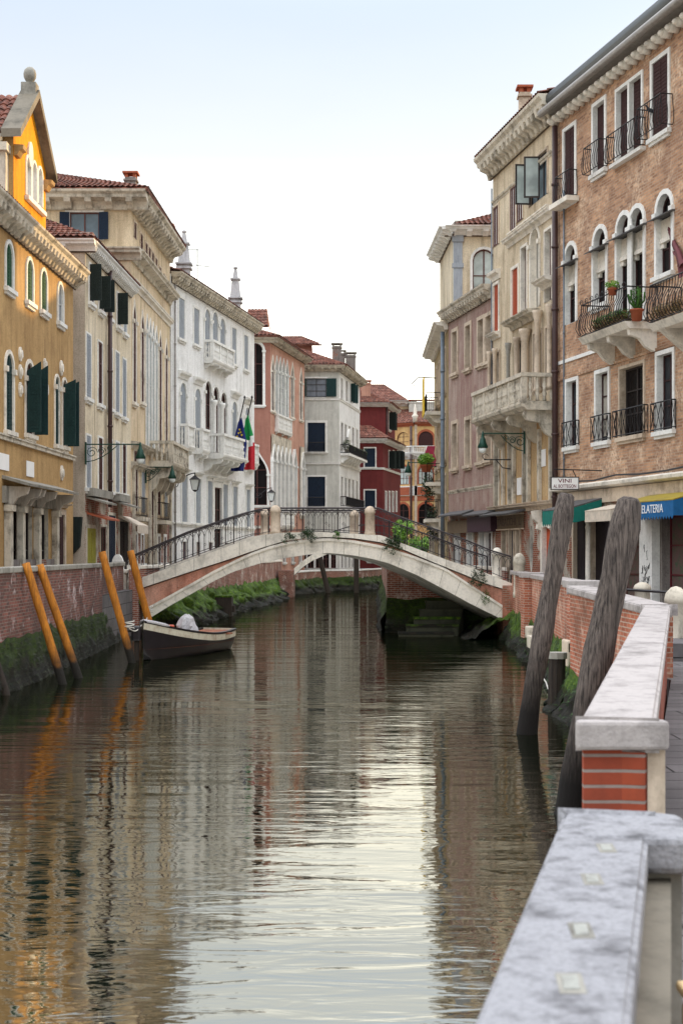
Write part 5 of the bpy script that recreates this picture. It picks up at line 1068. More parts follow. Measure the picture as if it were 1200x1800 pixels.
def strip(mb, La, Lb, o0, o1, xs=SX, back=None):
    n = len(xs)
    A = [BP(x, La, o1) for x in xs]; B = [BP(x, Lb, o1) for x in xs]; bk = back or V(0, o1-o0, 0)
    A2 = [p+bk for p in A]; B2 = [p+bk for p in B]; vs = A+B+A2+B2
    fs = []
    for i in range(n-1): fs += [(i, i+1, n+i+1, n+i), (n+i, n+i+1, 3*n+i+1, 3*n+i), (i+1, i, 2*n+i, 2*n+i+1), (2*n+i+1, 2*n+i, 3*n+i, 3*n+i+1)]
    fs += [(0, n, 3*n, 2*n), (n-1, 2*n-1+0, 4*n-1, 3*n-1)]
    mb.add(vs, fs)
mb = MB(); strip(mb, SOF, EXT, 0, .1); mb.build('arch_ring', 'stone', br)
def shift(L, d): return [(a, b+d) for a, b in L]
mb = MB(); strip(mb, shift(EXT, .2), shift(EXT, -4.5), 0, .16); mb.build('arch_moulding', 'stone', br)
XC = [222+(900-222)*i/70 for i in range(71)]
mb = MB(); strip(mb, CLO, CTO, 0, .14, XC, V(0, .5, 0)); mb.build('kerb', 'stone', br)
mb = MB(); mb.cur = 0
for i in range(1, 20):
    x = 226+i*34+random.uniform(-5, 5)
    if x > 884: break
    cx = 574; sl = (x-cx)/475; a, b = BP(x, SOF, .102), BP(x+sl*20, EXT, .102); mb.poly([a-V(.006, 0, 0), a+V(.006, 0, 0), b+V(.006, 0, 0), b-V(.006, 0, 0)])
for i in range(1, 17):
    x = 226+i*40+random.uniform(-6, 6); a, b = BP(x, CLO, .143), BP(x, CTO, .143); mb.poly([a-V(.006, 0, 0), a+V(.006, 0, 0), b+V(.006, 0, 0), b-V(.006, 0, 0)])
mb.build('stone_joints', 'stoneDk', br)
mb = MB(); strip(mb, shift(SOF, -.5), [(a, min(b+2, 2000)) for a, b in CLO], 0, 0, SX, BW*1.0); mb.build('spandrel', 'arch_red', br)
mb = MB(); n = len(SX); A = [BP(x, SOF, .05)-V(0, 0, .004) for x in SX]; A2 = [p+BW for p in A]; mb.add(A+A2, [(i, i+1, n+i+1, n+i) for i in range(n-1)]); mb.build('soffit', 'greystone', br)
mb = MB(); A = [BP(x, CTO, -.3)-V(0, 0, .06) for x in XC]; A2 = [p+BW-V(0, .3, 0) for p in A]; n = len(XC); mb.add(A+A2, [(i, i+1, n+i+1, n+i) for i in range(n-1)]); mb.build('deck', 'pave', br)
mb = MB(); A = [BP(x, CTO, 0)+BW-V(0, .4, .0) for x in XC]; Bq = [BP(x, CLO, 0)+BW-V(0, .4, 0) for x in XC]; mb.add(A+Bq+[p+V(0, .5, 0) for p in A], [(i, i+1, n+i+1, n+i) for i in range(n-1)]+[(i, i+1, 2*n+i+1, 2*n+i) for i in range(n-1)]); mb.build('kerb', 'stone', br)
# wing from the arch foot to the left quay
mb = MB(); mb.add([V(-8.3, 53.4, -.3), BP(228, SOF)+V(0, 0, -.6), BP(228, CLO), V(-8.3, 53.4, BP(222, CLO).z)], [(0, 1, 2, 3)]); mb.build('wing_wall', 'arch_red', br)
def iron_rail(off, name='railing'):
    mb = MB()
    xs = [228+(898-228)*i/66 for i in range(67)]
    T = [BP(x, RTO)+off for x in xs]; Bm = [BP(x, CTO)+off+V(0, 0, .1) for x in xs]; Bb = [BP(x, CTO)+off for x in xs]
    mb.tube(T, .032, 6); mb.tube([p-V(0, 0, .07) for p in T], .012, 4); mb.tube(Bm, .016, 4)
    n = len(xs)
    for i in range(n):
        h = T[i].z-Bm[i].z; main = i % 6 == 0
        mb.tube([Bb[i] if main else Bm[i]-V(0, 0, .04), Bm[i].lerp(T[i], 1 if main else .58)], .022 if main else .011, 5 if main else 4)
        for q in (-1, 1):
            j = i+q
            if not 0 <= j < n: continue
            pts = []
            for k in range(6):
                a = k/5*math.pi/2; f = 1-math.cos(a); g = math.sin(a)
                top = T[i].lerp(T[j], f) ; bot = Bm[i].lerp(Bm[j], f); pts.append(bot.lerp(top, .58+.36*g))
            mb.tube(pts, .010, 4)
        if i % 3 == 1 and i+1 < n:
            c = Bm[i].lerp(T[i], .3); mb.tube([c+V(0, 0, .06), c+V(.05, 0, 0), c-V(0, 0, .06), c-V(.05, 0, 0), c+V(0, 0, .06)], .008, 4)
    return mb.build(name, 'ironL', br)
iron_rail(V(0, .12, 0)); iron_rail(BW-V(0, .2, 0))
def post(p, h, rr=.2, name='pillar', parent=br, mat='stone', lab=None, cat=None):
    mb = MB(); mb.smooth = True; mb.lathe(p, [(rr*1.12, 0), (rr*1.12, h*.12), (rr, h*.14), (rr*.97, h*.74), (rr*1.12, h*.76), (rr*1.12, h*.82), (rr*.98, h*.9), (rr*.5, h*.98), (.01, h)], 16)
    return mb.build(name, mat, parent, lab, cat)
for px in (484, 650): post(BP(px, CTO)+V(0, .1, -.05), 1.1, .18, mat='stoneT'); post(BP(px, CTO)+BW+V(0, -.2, -.05), 1.05, .17, mat='stoneT')
post(BP(875, CTO)+V(.0, .4, -.1), 1.2, .18)
e = BP(222, CLO); mb = MB(); mb.box(e.x-.28, e.x+.06, e.y-.32, e.y+.05, e.z-.5, e.z+.75); mb.box(e.x-.34, e.x+.12, e.y-.38, e.y+.1, e.z+.752, e.z+.9); mb.box(e.x-.32, e.x+.3, e.y-.45, e.y+.05, e.z-.72, e.z-.502); mb.build('end_pillar', 'stone', br, bevel=.03)
mb = MB(); c = e+V(-.25, -.15, .95); L = []
for k in range(12): L.append(c+V(.22*math.cos(k*math.pi/11)-.02, 0, .42*math.sin(k*math.pi/11)+.1))
mb.prism([c+V(.2, 0, -.04), c+V(-.24, 0, -.04)]+list(reversed(L)), (0, -.22, 0)); mb.build('scroll_stone', 'stoneW', br)
for lab, px, L, d, n, s, m in (('large bushy weed left of the middle of the bridge', 541, CLO, .28, 320, .09, 'leafD'), ('dark low weed left of the bushy one on the bridge', 510, CLO, .24, 200, .08, 'leafD'), ('small bright weed at the crown of the bridge', 591, CLO, .15, 120, .07, 'leaf'), ('spiky weed below the right pillar of the bridge', 690, CLO, .32, 380, .1, 'leafD'), ('weed on the right haunch of the bridge', 840, CLO, .3, 260, .09, 'leafD')):
    p = BP(px, L, .25)+V(0, 0, .05); mb = MB(); random.seed(px)
    for _ in range(n//12):
        dv = V(random.gauss(0, .6), -abs(random.gauss(0, .25)), random.gauss(.3, .6)).normalized()*d*random.uniform(.6, 1.5); mb.tube([p, p+dv*.5+V(0, 0, .03), p+dv], .005, 3); mb.leaves(p+dv*.75, (d*.4, .08, d*.35), 12, s)
    mb.build('weed_tuft', m, None, lab, 'plant')
mb = MB(); p = BP(852, EXT, .15); mb.leaves(p, (.18, .08, .3), 160, .07); mb.build('weed_tuft', 'leaf', None, 'bright weed hanging low on the right haunch of the bridge', 'plant')
# ================================================================ far bridge
fb = thing('far_bridge', 'second small arched bridge glimpsed under the near bridge', 'bridge', (0, 100, 0))
FSO = [(517, 1011), (532, 997), (548, 986), (575, 974), (610, 962), (650, 957), (690, 962), (730, 980), (755, 1005)]
FTO = [(512, 1003), (532, 986), (548, 975), (575, 962), (610, 950), (650, 945), (690, 950), (730, 966), (760, 990)]
mb = MB(); xs = [517+(755-517)*i/30 for i in range(31)]; n = 31
A = [V(PX(x, 100), 100, PZ(lerpline(FSO, x), 100)) for x in xs]; Bq = [V(PX(x, 100), 100, PZ(lerpline(FTO, x), 100)) for x in xs]; k = V(0, 3, 0)
mb.add(A+Bq+[p+k for p in A]+[p+k for p in Bq], [(i, i+1, n+i+1, n+i) for i in range(n-1)]+[(n+i, n+i+1, 3*n+i+1, 3*n+i) for i in range(n-1)]+[(3*n+i, 3*n+i+1, 2*n+i+1, 2*n+i) for i in range(n-1)]); mb.build('arch', 'stone', fb)
mb = MB(); mb.add([p-V(0, 0, .003) for p in A]+[p+k for p in A], [(i, i+1, n+i+1, n+i) for i in range(n-1)]); mb.build('soffit', 'wetstone', fb)
mb = MB(); T = [p+V(0, .1, .95) for p in Bq]; mb.tube(T, .04, 5)
for i in range(0, n): mb.tube([Bq[i]+V(0, .1, 0), T[i]], .02, 4)
mb.build('railing', 'iron', fb)
bx(fb, 'abutment', 'brickO', PX(490, 100), PX(516, 100), 100, 103, -.3, 1.9)
for lab, px, a, b in (('leaning dark post beside the far bridge', 578, 1032, 985), ('upright dark post in front of the far bank', 626, 1028, 972)):
    d = 3*FP/(a-HY)*.97 if False else 112; mb = MB(); x = PX(px, d); mb.tube([(x, d, -.3), (x+(-.8 if px < 600 else .0), d, 3.2)], .2, 8); mb.build('mooring_post', 'poledark', None, lab, 'post')
r = thing('moored_boat', 'red hulled boat moored by the far right bank under the bridge', 'boat', (PX(673, 100), 92, 0)); mb = MB()
for z0, z1, m in ((0, .7, 'hull'), (.7, 1.1, 'redboat'), (1.1, 1.2, 'boatW'), (1.2, 1.5, 'redboat')):
    mb = MB(); e = .0 if m != 'boatW' else .04; mb.prism([(2.0-e, 74, z0), (3.0, 74, z0), (3.0, 84, z0), (1.7-e, 82, z0), (1.5-e, 77, z0)], (0, 0, z1-z0)); mb.build('hull' if m == 'hull' else 'rail', m, r)
r.location = (0, 0, 0)
for o in r.children: o.location = Vector(o.location)+ORG[r.name]*0
# mooring block & capped post behind the bridge
r = thing('mooring_block', 'dark mooring box topped with green algae behind the boat', 'box', (PX(390, 69), 69, 0)); x0, x1 = PX(373, 69), PX(407, 69); bx(r, 'box', 'poledark', x0, x1, 69, 70.2, -.3, .93, bevel=.03); bx(r, 'algae_top', 'moss', x0-.02, x1+.02, 68.98, 70.2, .932, 1.02); bx(r, 'bumper', 'poledark', x1, x1+.15, 69.2, 69.6, .2, .5)
t = thing('mooring_post', 'thick white capped post on the grassy bank behind the bridge', 'post', (PX(374, 74), 74, 0)); mb = MB(); p = V(PX(374, 74), 74, -.2); mb.smooth = True; mb.lathe(p, [(.25, 0), (.25, 1.4), (.2, 1.6), (.28, 1.65), (.28, 1.9)], 12); mb.build('shaft', 'poledark', t); mb = MB(); mb.lathe(p+V(0, 0, 1.9), [(.36, 0), (.36, .2), (.1, .3)], 12); mb.build('cap', 'stone', t)
# ================================================================ mooring poles
def pole(lab, b, t, r0, r1, mat, name, grp=None, wob=.02, n=14, seg=16, cap=None):
    mb = MB(); mb.smooth = True; b, t = Vector(b), Vector(t); pts = []; rs = []
    b2 = b+(b-t).normalized()*1.0
    for i in range(seg+1):
        f = i/seg; p = b2.lerp(t, f); pts.append(p+V(wob*math.sin(f*5+b.x), wob*math.cos(f*4), 0)); rs.append(r0+(r1-r0)*f+(wob*.4*math.sin(f*17+b.y)))
    if mat == 'polegrey': rs[-1] *= .82; pts.append(pts[-1]+(t-b).normalized()*.05); rs.append(r1*.55)
    mb.tube(pts, rs, n)
    o = mb.build(name, mat, None, lab, 'post', grp)
    for v in o.data.vertices:
        nz = noise.noise(v.co*2.2)*wob*.9; v.co.x += nz; v.co.y += noise.noise(v.co*2.1+V(9, 2, 1))*wob*.9
    return o
def poleat(lab, bpx, bpy, tpx, tpy, r0, r1, mat, name, grp=None, wob=.008):
    d = 3*FP/(bpy-HY); return pole(lab, (PX(bpx, d), d, 0), (PX(tpx, d), d+.1, PZ(tpy, d)), r0, r1, mat, name, grp, wob)
g = 'orange mooring poles along the left quay'
poleat('leftmost leaning orange mooring pole, dark at its foot', 110, 1203, 45, 990, .10, .095, 'pole', 'mooring_pole', g)
poleat('orange mooring pole close right of the leftmost one', 138, 1192, 69, 993, .10, .1, 'pole', 'mooring_pole', g)
poleat('orange mooring pole tied to the boat with a white rope', 232, 1165, 179, 970, .11, .105, 'pole', 'mooring_pole', g)
poleat('orange mooring pole behind the bow of the boat, before the bridge end', 276, 1148, 229, 968, .115, .11, 'pole', 'mooring_pole', g)
poleat('dark stub of a leaning pole at the left edge of the water', 10, 1222, -22, 1120, .1, .09, 'poledark', 'mooring_pole')
poleat('tall grey weathered mooring post leaning right, farther of the two', 928, 1290, 992, 872, .168, .16, 'polegrey', 'timber_post', 'weathered timber posts at the right quay', .035)
poleat('thick grey weathered mooring post leaning right, nearer of the two', 1003, 1432, 1103, 882, .165, .17, 'polegrey', 'timber_post', 'weathered timber posts at the right quay', .035)
# ================================================================ boat
bt = thing('moored_boat', 'open dark hulled work boat with white trim moored beside the bridge', 'boat', (-5.0, 43, 0))
bw = V(-5.62, 40.4, 0); dr = V(.32, .947, 0).normalized(); pr = V(dr.y, -dr.x, 0); Lb = 5.3
ST = []
for i in range(21):
    t = i/20; w = .84*(math.sin(min(1, t*1.55)*math.pi/2)**.75)*(1-.3*max(0, t-.5)/.5); zs = .44+.68*(1-t)**1.9+.22*t*t; ST.append((t*Lb, w, zs, -.3 if t > .08 else -.3+.5*(1-t/.08)))
def bp(s, o, z): return bw+dr*s+pr*o+V(0, 0, z)
def hullpart(rows, name, mat, close=False, smooth=True):
    mb = MB(); mb.smooth = smooth; vs = []; m = len(rows)
    for (s, w, zs, zk) in ST:
        for f in rows: o, z = f(w, zs, zk); vs.append(bp(s+(0 if s > .5 else -(.0)), o, z))
    n = len(ST); mb.add(vs, [(i*m+k, i*m+k+1, (i+1)*m+k+1, (i+1)*m+k) for i in range(n-1) for k in range(m-1)]+([tuple((n-1)*m+k for k in range(m))] if close else [])); return mb.build(name, mat, bt)
hullpart([lambda w, z, k: (w, z-.22), lambda w, z, k: (w*.93, z*.45), lambda w, z, k: (w*.75, .02), lambda w, z, k: (0, k), lambda w, z, k: (-w*.75, .02), lambda w, z, k: (-w*.93, z*.45), lambda w, z, k: (-w, z-.22)], 'hull', 'hull', True)
for q in (1, -1): hullpart([lambda w, z, k: (q*(w+.004), z-.24), lambda w, z, k: (q*(w+.025), z-.03)], 'strake', 'boatW')
for q in (1, -1): hullpart([lambda w, z, k: (q*(w+.03), z-.06), lambda w, z, k: (q*(w+.045), z), lambda w, z, k: (q*(w-.06), z+.01), lambda w, z, k: (q*max(0, w-.07), z-.04), lambda w, z, k: (q*max(0, w-.07), .3)], 'gunwale', 'hull', smooth=False)
hullpart([lambda w, z, k: (-w*.97, .3), lambda w, z, k: (w*.97, .3)], 'floor', 'boatin')
mb = MB(); s, w, z, k = ST[-1]; mb.prism([bp(s, -w, z), bp(s, w, z), bp(s, w*.75, .02), bp(s, -w*.75, .02)], dr*.06); mb.build('transom', 'boatW', bt)
mb = MB(); vs = []
for (s, w, z, k) in ST[:7]: vs += [bp(s, -w*.94, z-.015), bp(s, 0, z+.04), bp(s, w*.94, z-.015)]
mb.add(vs, [(i*3+k, i*3+k+1, i*3+4+k, i*3+3+k) for i in range(6) for k in (0, 1)]); mb.build('foredeck', 'hull', bt)
for s in (3.0, 4.3): mb = MB(); mb.obox(bp(s, -.8, .52), dr*.28, pr*1.6, (0, 0, .05)); mb.build('thwart', 'boatin', bt)
mb = MB(); vs = []
for (s, w, z, k) in ST[15:]: vs += [bp(s, -w*.9, z-.05), bp(s, w*.9, z-.05)]
mb.add(vs, [(i*2, i*2+1, i*2+3, i*2+2) for i in range(5)]); mb.build('stern_deck', 'boatin', bt)
mb = MB(); pts = [bp( .05+abs(k-6)**1.5*.05, (k-6)*.075, 1.12-.012*abs(k-6)**1.5) for k in range(13)]; mb.smooth = True; mb.tube(pts, [.02]+[.045]*11+[.02], 8); mb.build('bow_fender', 'tarp', bt)
mb = MB(); mb.smooth = False; random.seed(11)
rg = []
for i in range(9):
    f = i/8
    for k in range(16):
        a = k*math.pi/8; rr = (.42-.2*f)*(1 if i < 8 else .4)*(1+.5*noise.noise(V(math.cos(a)*2.2+3, math.sin(a)*2.2, f*2.2)))
        if i > 5: rr *= 1-(i-5)*.08
        rg.append(bp(2.5, .2, .35)+V(rr*math.cos(a)*.9, rr*math.sin(a), f*.86+.05*noise.noise(V(a, f*3, 0))))
mb.add(rg, [(i*16+k, i*16+(k+1) % 16, i*16+16+(k+1) % 16, i*16+16+k) for i in range(8) for k in range(16)]+[tuple(128+k for k in range(16))]); mb.build('engine_cover', 'tarp', None, 'grey white tarpaulin draped over the engine box in the dark boat', 'cover')
mb = MB(); mb.tube([bp(1.9+.25*math.cos(k*.5), -.25+.2*math.sin(k*.5), .75) for k in range(13)], .05, 6); mb.build('life_ring', 'orange', None, 'orange life ring lying in the dark boat', 'life ring')
mb = MB(); mb.box(-5.3, -5.0, 42.4, 42.7, .5, .9); mb.build('fuel_can', 'orange', None, 'orange red can in the dark boat', 'can', bevel=.04)
for lab, a, b, sg in (('white rope from the boat to the orange pole on its left', bp(.1, -.1, 1.0), V(PX(228, 39.5), 39.5, .95), .12), ('white rope from the bow to the orange pole behind it', bp(.5, -.3, 1.0), V(PX(262, 44.1), 44.1, 1.2), .1)):
    mb = MB(); mb.tube([a.lerp(b, k/8)-V(0, 0, sg*math.sin(k/8*math.pi)) for k in range(9)], .016, 5)
    mb.tube([b+V(.13*math.cos(k*.6), .13*math.sin(k*.6), .01*k) for k in range(22)], .016, 4); mb.build('mooring_rope', 'rope', None, lab, 'rope')
t = thing('outboard_motor', 'dark outboard motor hanging beside the boat bow', 'motor', (PX(238, 40.3), 40.3, 0)); x = PX(239, 40.3); mb = MB(); mb.box(x-.12, x+.14, 40.2, 40.6, .55, .98); mb.build('cowl', 'hull', t, bevel=.06); mb = MB(); mb.box(x-.05, x+.07, 40.3, 40.5, -.2, .55); mb.build('shaft', 'poledark', t, bevel=.02); mb = MB(); mb.box(x-.25, x-.1, 40.35, 40.42, .8, .86); mb.build('tiller', 'iron', t)
# ================================================================ lamps
def lamp(lab, pxw, pxl, py, D, D2=None, scroll=True):
    z = PZ(py, D); xw, xl = PX(pxw, D), PX(pxl, D); q = 1 if xl > xw else -1; L = abs(xl-xw)
    t = thing('street_lamp', lab, 'lamp', (xw, D, z), 'green bracket lamps')
    mb = MB(); mb.tube([(xw, D, z), (xl, D, z)], .024, 6); mb.box(min(xw, xw+q*.05), max(xw, xw+q*.05), D-.08, D+.08, z-.75, z+.08)
    pts = [V(xw+q*L*.02, D, z-.65)]+[V(xw+q*L*(.02+.55*f), D, z-.65+.58*f**1.8) for f in (.25, .5, .75, 1)]; mb.tube(pts, .018, 5)
    for cx, cz, R in ((.12, -.3, .22), (.3, -.25, .15), (.44, -.15, .09)):
        mb.tube([V(xw+q*(L*cx+R*(1-k/22)*math.cos(k*.55)), D, z+cz+R*(1-k/22)*math.sin(k*.55)) for k in range(18)], .016, 4)
    mb.build('bracket', 'ironG', t)
    mb = MB(); mb.smooth = True; c = V(xl, D, z-.02); mb.lathe(c+V(0, 0, -.52), [(.17, 0), (.2, .04), (.13, .2), (.1, .34), (.07, .38), (.05, .5), (.02, .62)], 14); mb.build('lamp_shade', 'ironG', t)
    mb = MB(); mb.smooth = True; mb.lathe(c+V(0, 0, -.70), [(.06, 0), (.13, .05), (.155, .178)], 14); mb.build('lamp_globe', 'lampglass', t)
lamp('green bracket lamp on the corner of the narrow cream house, nearest on the left', 150, 247, 781, 52.8)
lamp('green bracket lamp on the tall palace, second on the left', 256, 303, 821, 66)
lamp('green bracket lamp hanging from the beige palace on the right', 922, 848, 762, 52.6)
lamp('small green bracket lamp at the sand house in the distance', 772, 717, 813, 74)
def lantern(lab, pxw, pxl, py, D, s=1.):
    z = PZ(py, D); xw, xl = PX(pxw, D), PX(pxl, D); L = xl-xw
    t = thing('wall_lantern', lab, 'lantern', (xw, D, z), 'curled iron wall lanterns')
    mb = MB(); pts = [V(xw+L*f, D, z-.55+.75*math.sin(f*1.5)**1.3) for f in [k/10 for k in range(11)]]; mb.tube(pts, .03, 5); mb.tube([V(xw+L*.25+.28*(1-k/20)*math.cos(k*.6+2), D, z-.35+.28*(1-k/20)*math.sin(k*.6+2)) for k in range(16)], .02, 4); mb.build('bracket', 'iron', t)
    c = V(xl, D, z+.1); mb = MB(); w = .24*s
    for a in range(4):
        x, y = ((-1, -1), (1, -1), (1, 1), (-1, 1))[a]; mb.tube([c+V(x*w*.55, y*w*.55, -.8*s), c+V(x*w, y*w, -.25*s)], .02, 4)
    mb.add([c+V(x*w*1.15, y*w*1.15, -.25*s) for x, y in ((-1, -1), (1, -1), (1, 1), (-1, 1))]+[c+V(0, 0, 0)], [(0, 1, 4), (1, 2, 4), (2, 3, 4), (3, 0, 4), (3, 2, 1, 0)]); mb.lathe(c+V(0, 0, -.9*s), [(.03, 0), (.14, .08), (.14, .11)], 8); mb.tube([c-V(0, 0, .05), c+V(0, 0, .12)], .03, 5); mb.build('lantern_frame', 'iron', t)
    mb = MB(); mb.add([c+V(x*w*k*.93, y*w*k*.93, zz*s) for k, zz in ((.55, -.79), (1, -.26)) for x, y in ((-1, -1), (1, -1), (1, 1), (-1, 1))], [(0, 1, 5, 4), (1, 2, 6, 5), (2, 3, 7, 6), (3, 0, 4, 7), (0, 3, 2, 1)]); mb.build('lantern_glass', 'lampglass', t)
lantern('curled iron wall lantern at the start of the white palace', 296, 343, 838, 75, 1.0)
lantern('curled iron wall lantern beside the salmon palace', 449, 477, 862, 107, 1.1)
r = thing('sign_bracket', 'scrolled iron sign bracket under the right green lamp', 'bracket', (PX(895, 53), 53, PZ(808, 53))); mb = MB(); x0, x1, z = PX(850, 53), PX(897, 53), PZ(808, 53); mb.tube([(x1, 53, z), (x0, 53, z)], .025, 5); mb.tube([V(x1, 53, z-.35), V(x1-.3, 53, z-.3), V(x1-.55, 53, z)], .02, 5); mb.tube([V(x0+.05+.1*math.cos(k*.6), 53, z+.12+.1*math.sin(k*.6)) for k in range(9)], .015, 4); mb.build('bar', 'iron', r)
# ================================================================ flags
def cloth(mb, top, xdir, w, h, folds, ph=0, taper=.35, swing=V(0, 0, 0), nu=20, nv=16):
    vs = []
    for j in range(nv+1):
        g = j/nv; ww = w*(taper+(1-taper)*min(1, g*2.2))*(.62+.1*math.sin(g*3))
        for i in range(nu+1):
            f = i/nu-.35; p = Vector(top)+Vector(xdir)*(f*ww)+V(0, 0, -h*g+.10*h*(i/nu)*(1-g))+swing*g
            p += V(.03, 1, 0)*(.13*math.sin(f*folds+ph+g*1.3)*(.3+g)); vs.append(p)
    mb.add(vs, [(j*(nu+1)+i, j*(nu+1)+i+1, (j+1)*(nu+1)+i+1, (j+1)*(nu+1)+i) for j in range(nv) for i in range(nu)]); return vs
for lab, b, t, kind in (('blue flag with a ring of yellow stars on a slanting pole at the white palace', (405, 812, 85.4), (430, 700, 84.2), 'eu'), ('green white and red flag on a slanting pole at the white palace', (418, 800, 86.8), (443, 700, 85.6), 'it')):
    p0, p1 = V(PX(b[0], b[2]), b[2], PZ(b[1], b[2])), V(PX(t[0], t[2]), t[2], PZ(t[1], t[2]))
    f = thing('flag', lab, 'flag', p0); mb = MB(); mb.tube([p0, p1], .035, 6); mb.lathe(p1, [(.05, 0), (.07, .06), (.01, .16)], 8); mb.build('pole', 'iron', f)
    if kind == 'eu':
        mb = MB(); mb.smooth = True; vs = cloth(mb, (PX(421, 84.1), 84.1, PZ(742, 84.1)), (1, 0, 0), 1.15, 2.9, 9, 0, .3, V(-.24, 0, 0)); c = mb.build('cloth', 'flagB', f); mb = MB()
        for k in range(12):
            a = k*math.pi/6; i = int(10+5.5*math.cos(a)); j = int(8+4.2*math.sin(a)); q = vs[j*21+i]+V(0, -.04, 0); mb.poly([q+V((.085 if m % 2 else .036)*math.sin(m*math.pi/5), -.0, (.085 if m % 2 else .036)*math.cos(m*math.pi/5)) for m in range(10)])
        mb.build('stars', 'star', c)
    else:
        top = (PX(433, 85.5), 85.5, PZ(738, 85.5)); mb = MB(); mb.smooth = True; vs = cloth(mb, top, (1, 0, 0), .95, 3.0, 8, 1, .3, V(.1, 0, 0)); nn = len(mb.f)
        for k in range(nn):
            row = k//20; col = k % 20; mb.mi[k] = 0 if row+col*.12 < 7.5 else (1 if row+col*.12 < 10 else 2)
        mb.build('cloth', ['flagG', 'flagW', 'flagR'], f)
f = thing('flag', 'furled faded maroon flag on a pole slanting over the brick house balcony', 'flag', tuple(FR1.P(FR1.u(1162), 12.6, 0)))
p0 = FR1.P(FR1.u(1175), FR1.z(372, 1163), .1); p1 = V(PX(1200, 40.5), 40.5, PZ(452, 40.5)); p0 = V(PX(1164, 43.0), 43.0, PZ(374, 43)); mb = MB(); mb.tube([p0, p1+V(.4, -.4, -.4)], .03, 6); mb.build('pole', 'iron', f)
mb = MB(); mb.smooth = True; vs = []
for j in range(15):
    g = j/14; c = p0.lerp(p1, .1+.9*g)
    for i in range(9): w = .04+.2*g; vs.append(c+V(-.02+.1*g*math.sin(i*1.3), .09*math.sin(i*1.9), .02-(w*2.0)*i/8*(1+.3*math.sin(j))))
mb.add(vs, [(j*9+i, j*9+i+1, (j+1)*9+i+1, (j+1)*9+i) for j in range(14) for i in range(8)]); mb.build('cloth', 'maroon', f)
# ================================================================ plants & pots
def pot(lab, c, r0, h, n, rad, s, leaf='leaf', mat='terra', cat='potted plant', cactus=False):
    t = thing('potted_plant', lab, cat, tuple(c)); c = Vector(c); mb = MB(); mb.smooth = True; mb.lathe(c, [(r0*.7, 0), (r0*.95, h*.85), (r0*1.1, h*.86), (r0*1.1, h), (r0*.85, h), (r0*.8, h*.9)], 12); mb.build('pot', mat, t)
    mb = MB()
    if cactus:
        for q in range(7):
            a = random.uniform(0, 6); d = V(math.cos(a)*.22, math.sin(a)*.15, 0); hh = random.uniform(.35, .8); mb.tube([c+V(0, 0, h), c+V(0, 0, h)+d+V(0, 0, hh*.5), c+V(0, 0, h)+d*1.1+V(0, 0, hh)], .028, 6)
    mb.leaves(c+V(0, 0, h+rad[2]*.7), rad, n, s); mb.build('foliage', leaf, t)
zb_ = 9.95
P1 = lambda px, z, o: FR1.P(FR1.u(px, o), z, o)
random.seed(21)
pot('tall cactus in a terracotta pot at the right end of the big iron balcony', P1(1118, zb_, .75), .2, .34, 200, (.2, .18, .4), .09, 'leaf', cactus=True)
pot('fern in a small terracotta pot on the rail of the big iron balcony', P1(1076, zb_+.95, 1.02), .16, .2, 260, (.24, .22, .15), .1, 'leafL')
mb = MB(); a = P1(1098, zb_+.2, .75); b = P1(1052, zb_+.2, .8)
for k in range(10): mb.leaves(a.lerp(b, k/9), (.3, .3, .26), 200, .1)
mb.build('trailing_plants', 'leafR', None, 'reddish green trailing plants along the floor of the big iron balcony', 'plants')
mb = MB()
for k in range(10): mb.leaves(a.lerp(b, k/9)+V(0, 0, .15), (.26, .26, .2), 110, .1)
mb.build('trailing_plants', 'leaf', None, 'bright green leaves among the reddish plants on the big iron balcony', 'plants')
mb = MB(); a = FR1.P(FR1.u(1215)-.9, FR1.z(575, 1190)+.3, .8)
for k in range(8): mb.leaves(a+FR1.D3*(k*.22), (.22, .22, .25), 110, .1)
mb.build('trailing_plants', 'leafR', None, 'brown green plants filling the iron balcony at the right edge', 'plants')
for k, px in enumerate((600, 608, 616, 623, 630)):
    F6 = None; d = 122+(px-596)/36*11; x = PX(px, d)+.45
    pot('dark potted shrub on the balcony of the off-white house, number %s from the left' % ('one two three four five'.split()[k]), (x, d-.3, 11.77), .2, .35, 150, (.42, .4, .5 if k in (0, 4) else .3), .18, 'leafD', 'greystone')
q = FR4.P(5.4, 6.9, .7); pot('hanging basket of bright green fern on the sand house balcony', (q.x, q.y, q.z+.2), .3, .35, 700, (.42, .45, .35), .16, 'leafL')
mb = MB(); mb.leaves(q+V(.1, 0, -.6), (.38, .4, .7), 500, .14); mb.build('trailing_plants', 'leafD', None, 'dark ivy trailing below the hanging fern on the sand house', 'plants')
mb = MB(); mb.leaves((PX(762, 73), 73, 4.6), (.45, .6, 1.0), 700, .17); mb.build('climbing_plant', 'leafD', None, 'dark climber on the lower corner of the sand house', 'plant')
def tree(lab, x, y, z0, h, crown, n, s, leaf):
    t = thing('tree', lab, 'tree', (x, y, z0), 'green trees on the far right quay'); mb = MB(); mb.smooth = True
    mb.tube([(x, y, z0), (x+.05, y, z0+h*.4), (x-.05, y, z0+h*.7)], [.12, .09, .05], 7)
    for k in range(5): a = k*1.3; mb.tube([(x, y, z0+h*.4), (x+math.cos(a)*crown[0]*.6, y+math.sin(a)*crown[1]*.6, z0+h*.75)], [.05, .02], 5)
    mb.build('trunk', 'poledark', t); mb = MB()
    for k in range(9): a = k*2.4; rr = .65*math.sqrt(k/9); mb.leaves((x+crown[0]*rr*math.cos(a), y+crown[1]*rr*math.sin(a), z0+h*.8+crown[2]*.4*math.sin(k*1.7)), (crown[0]*.42, crown[1]*.42, crown[2]*.42), n//9, s)
    mb.build('crown', leaf, t)
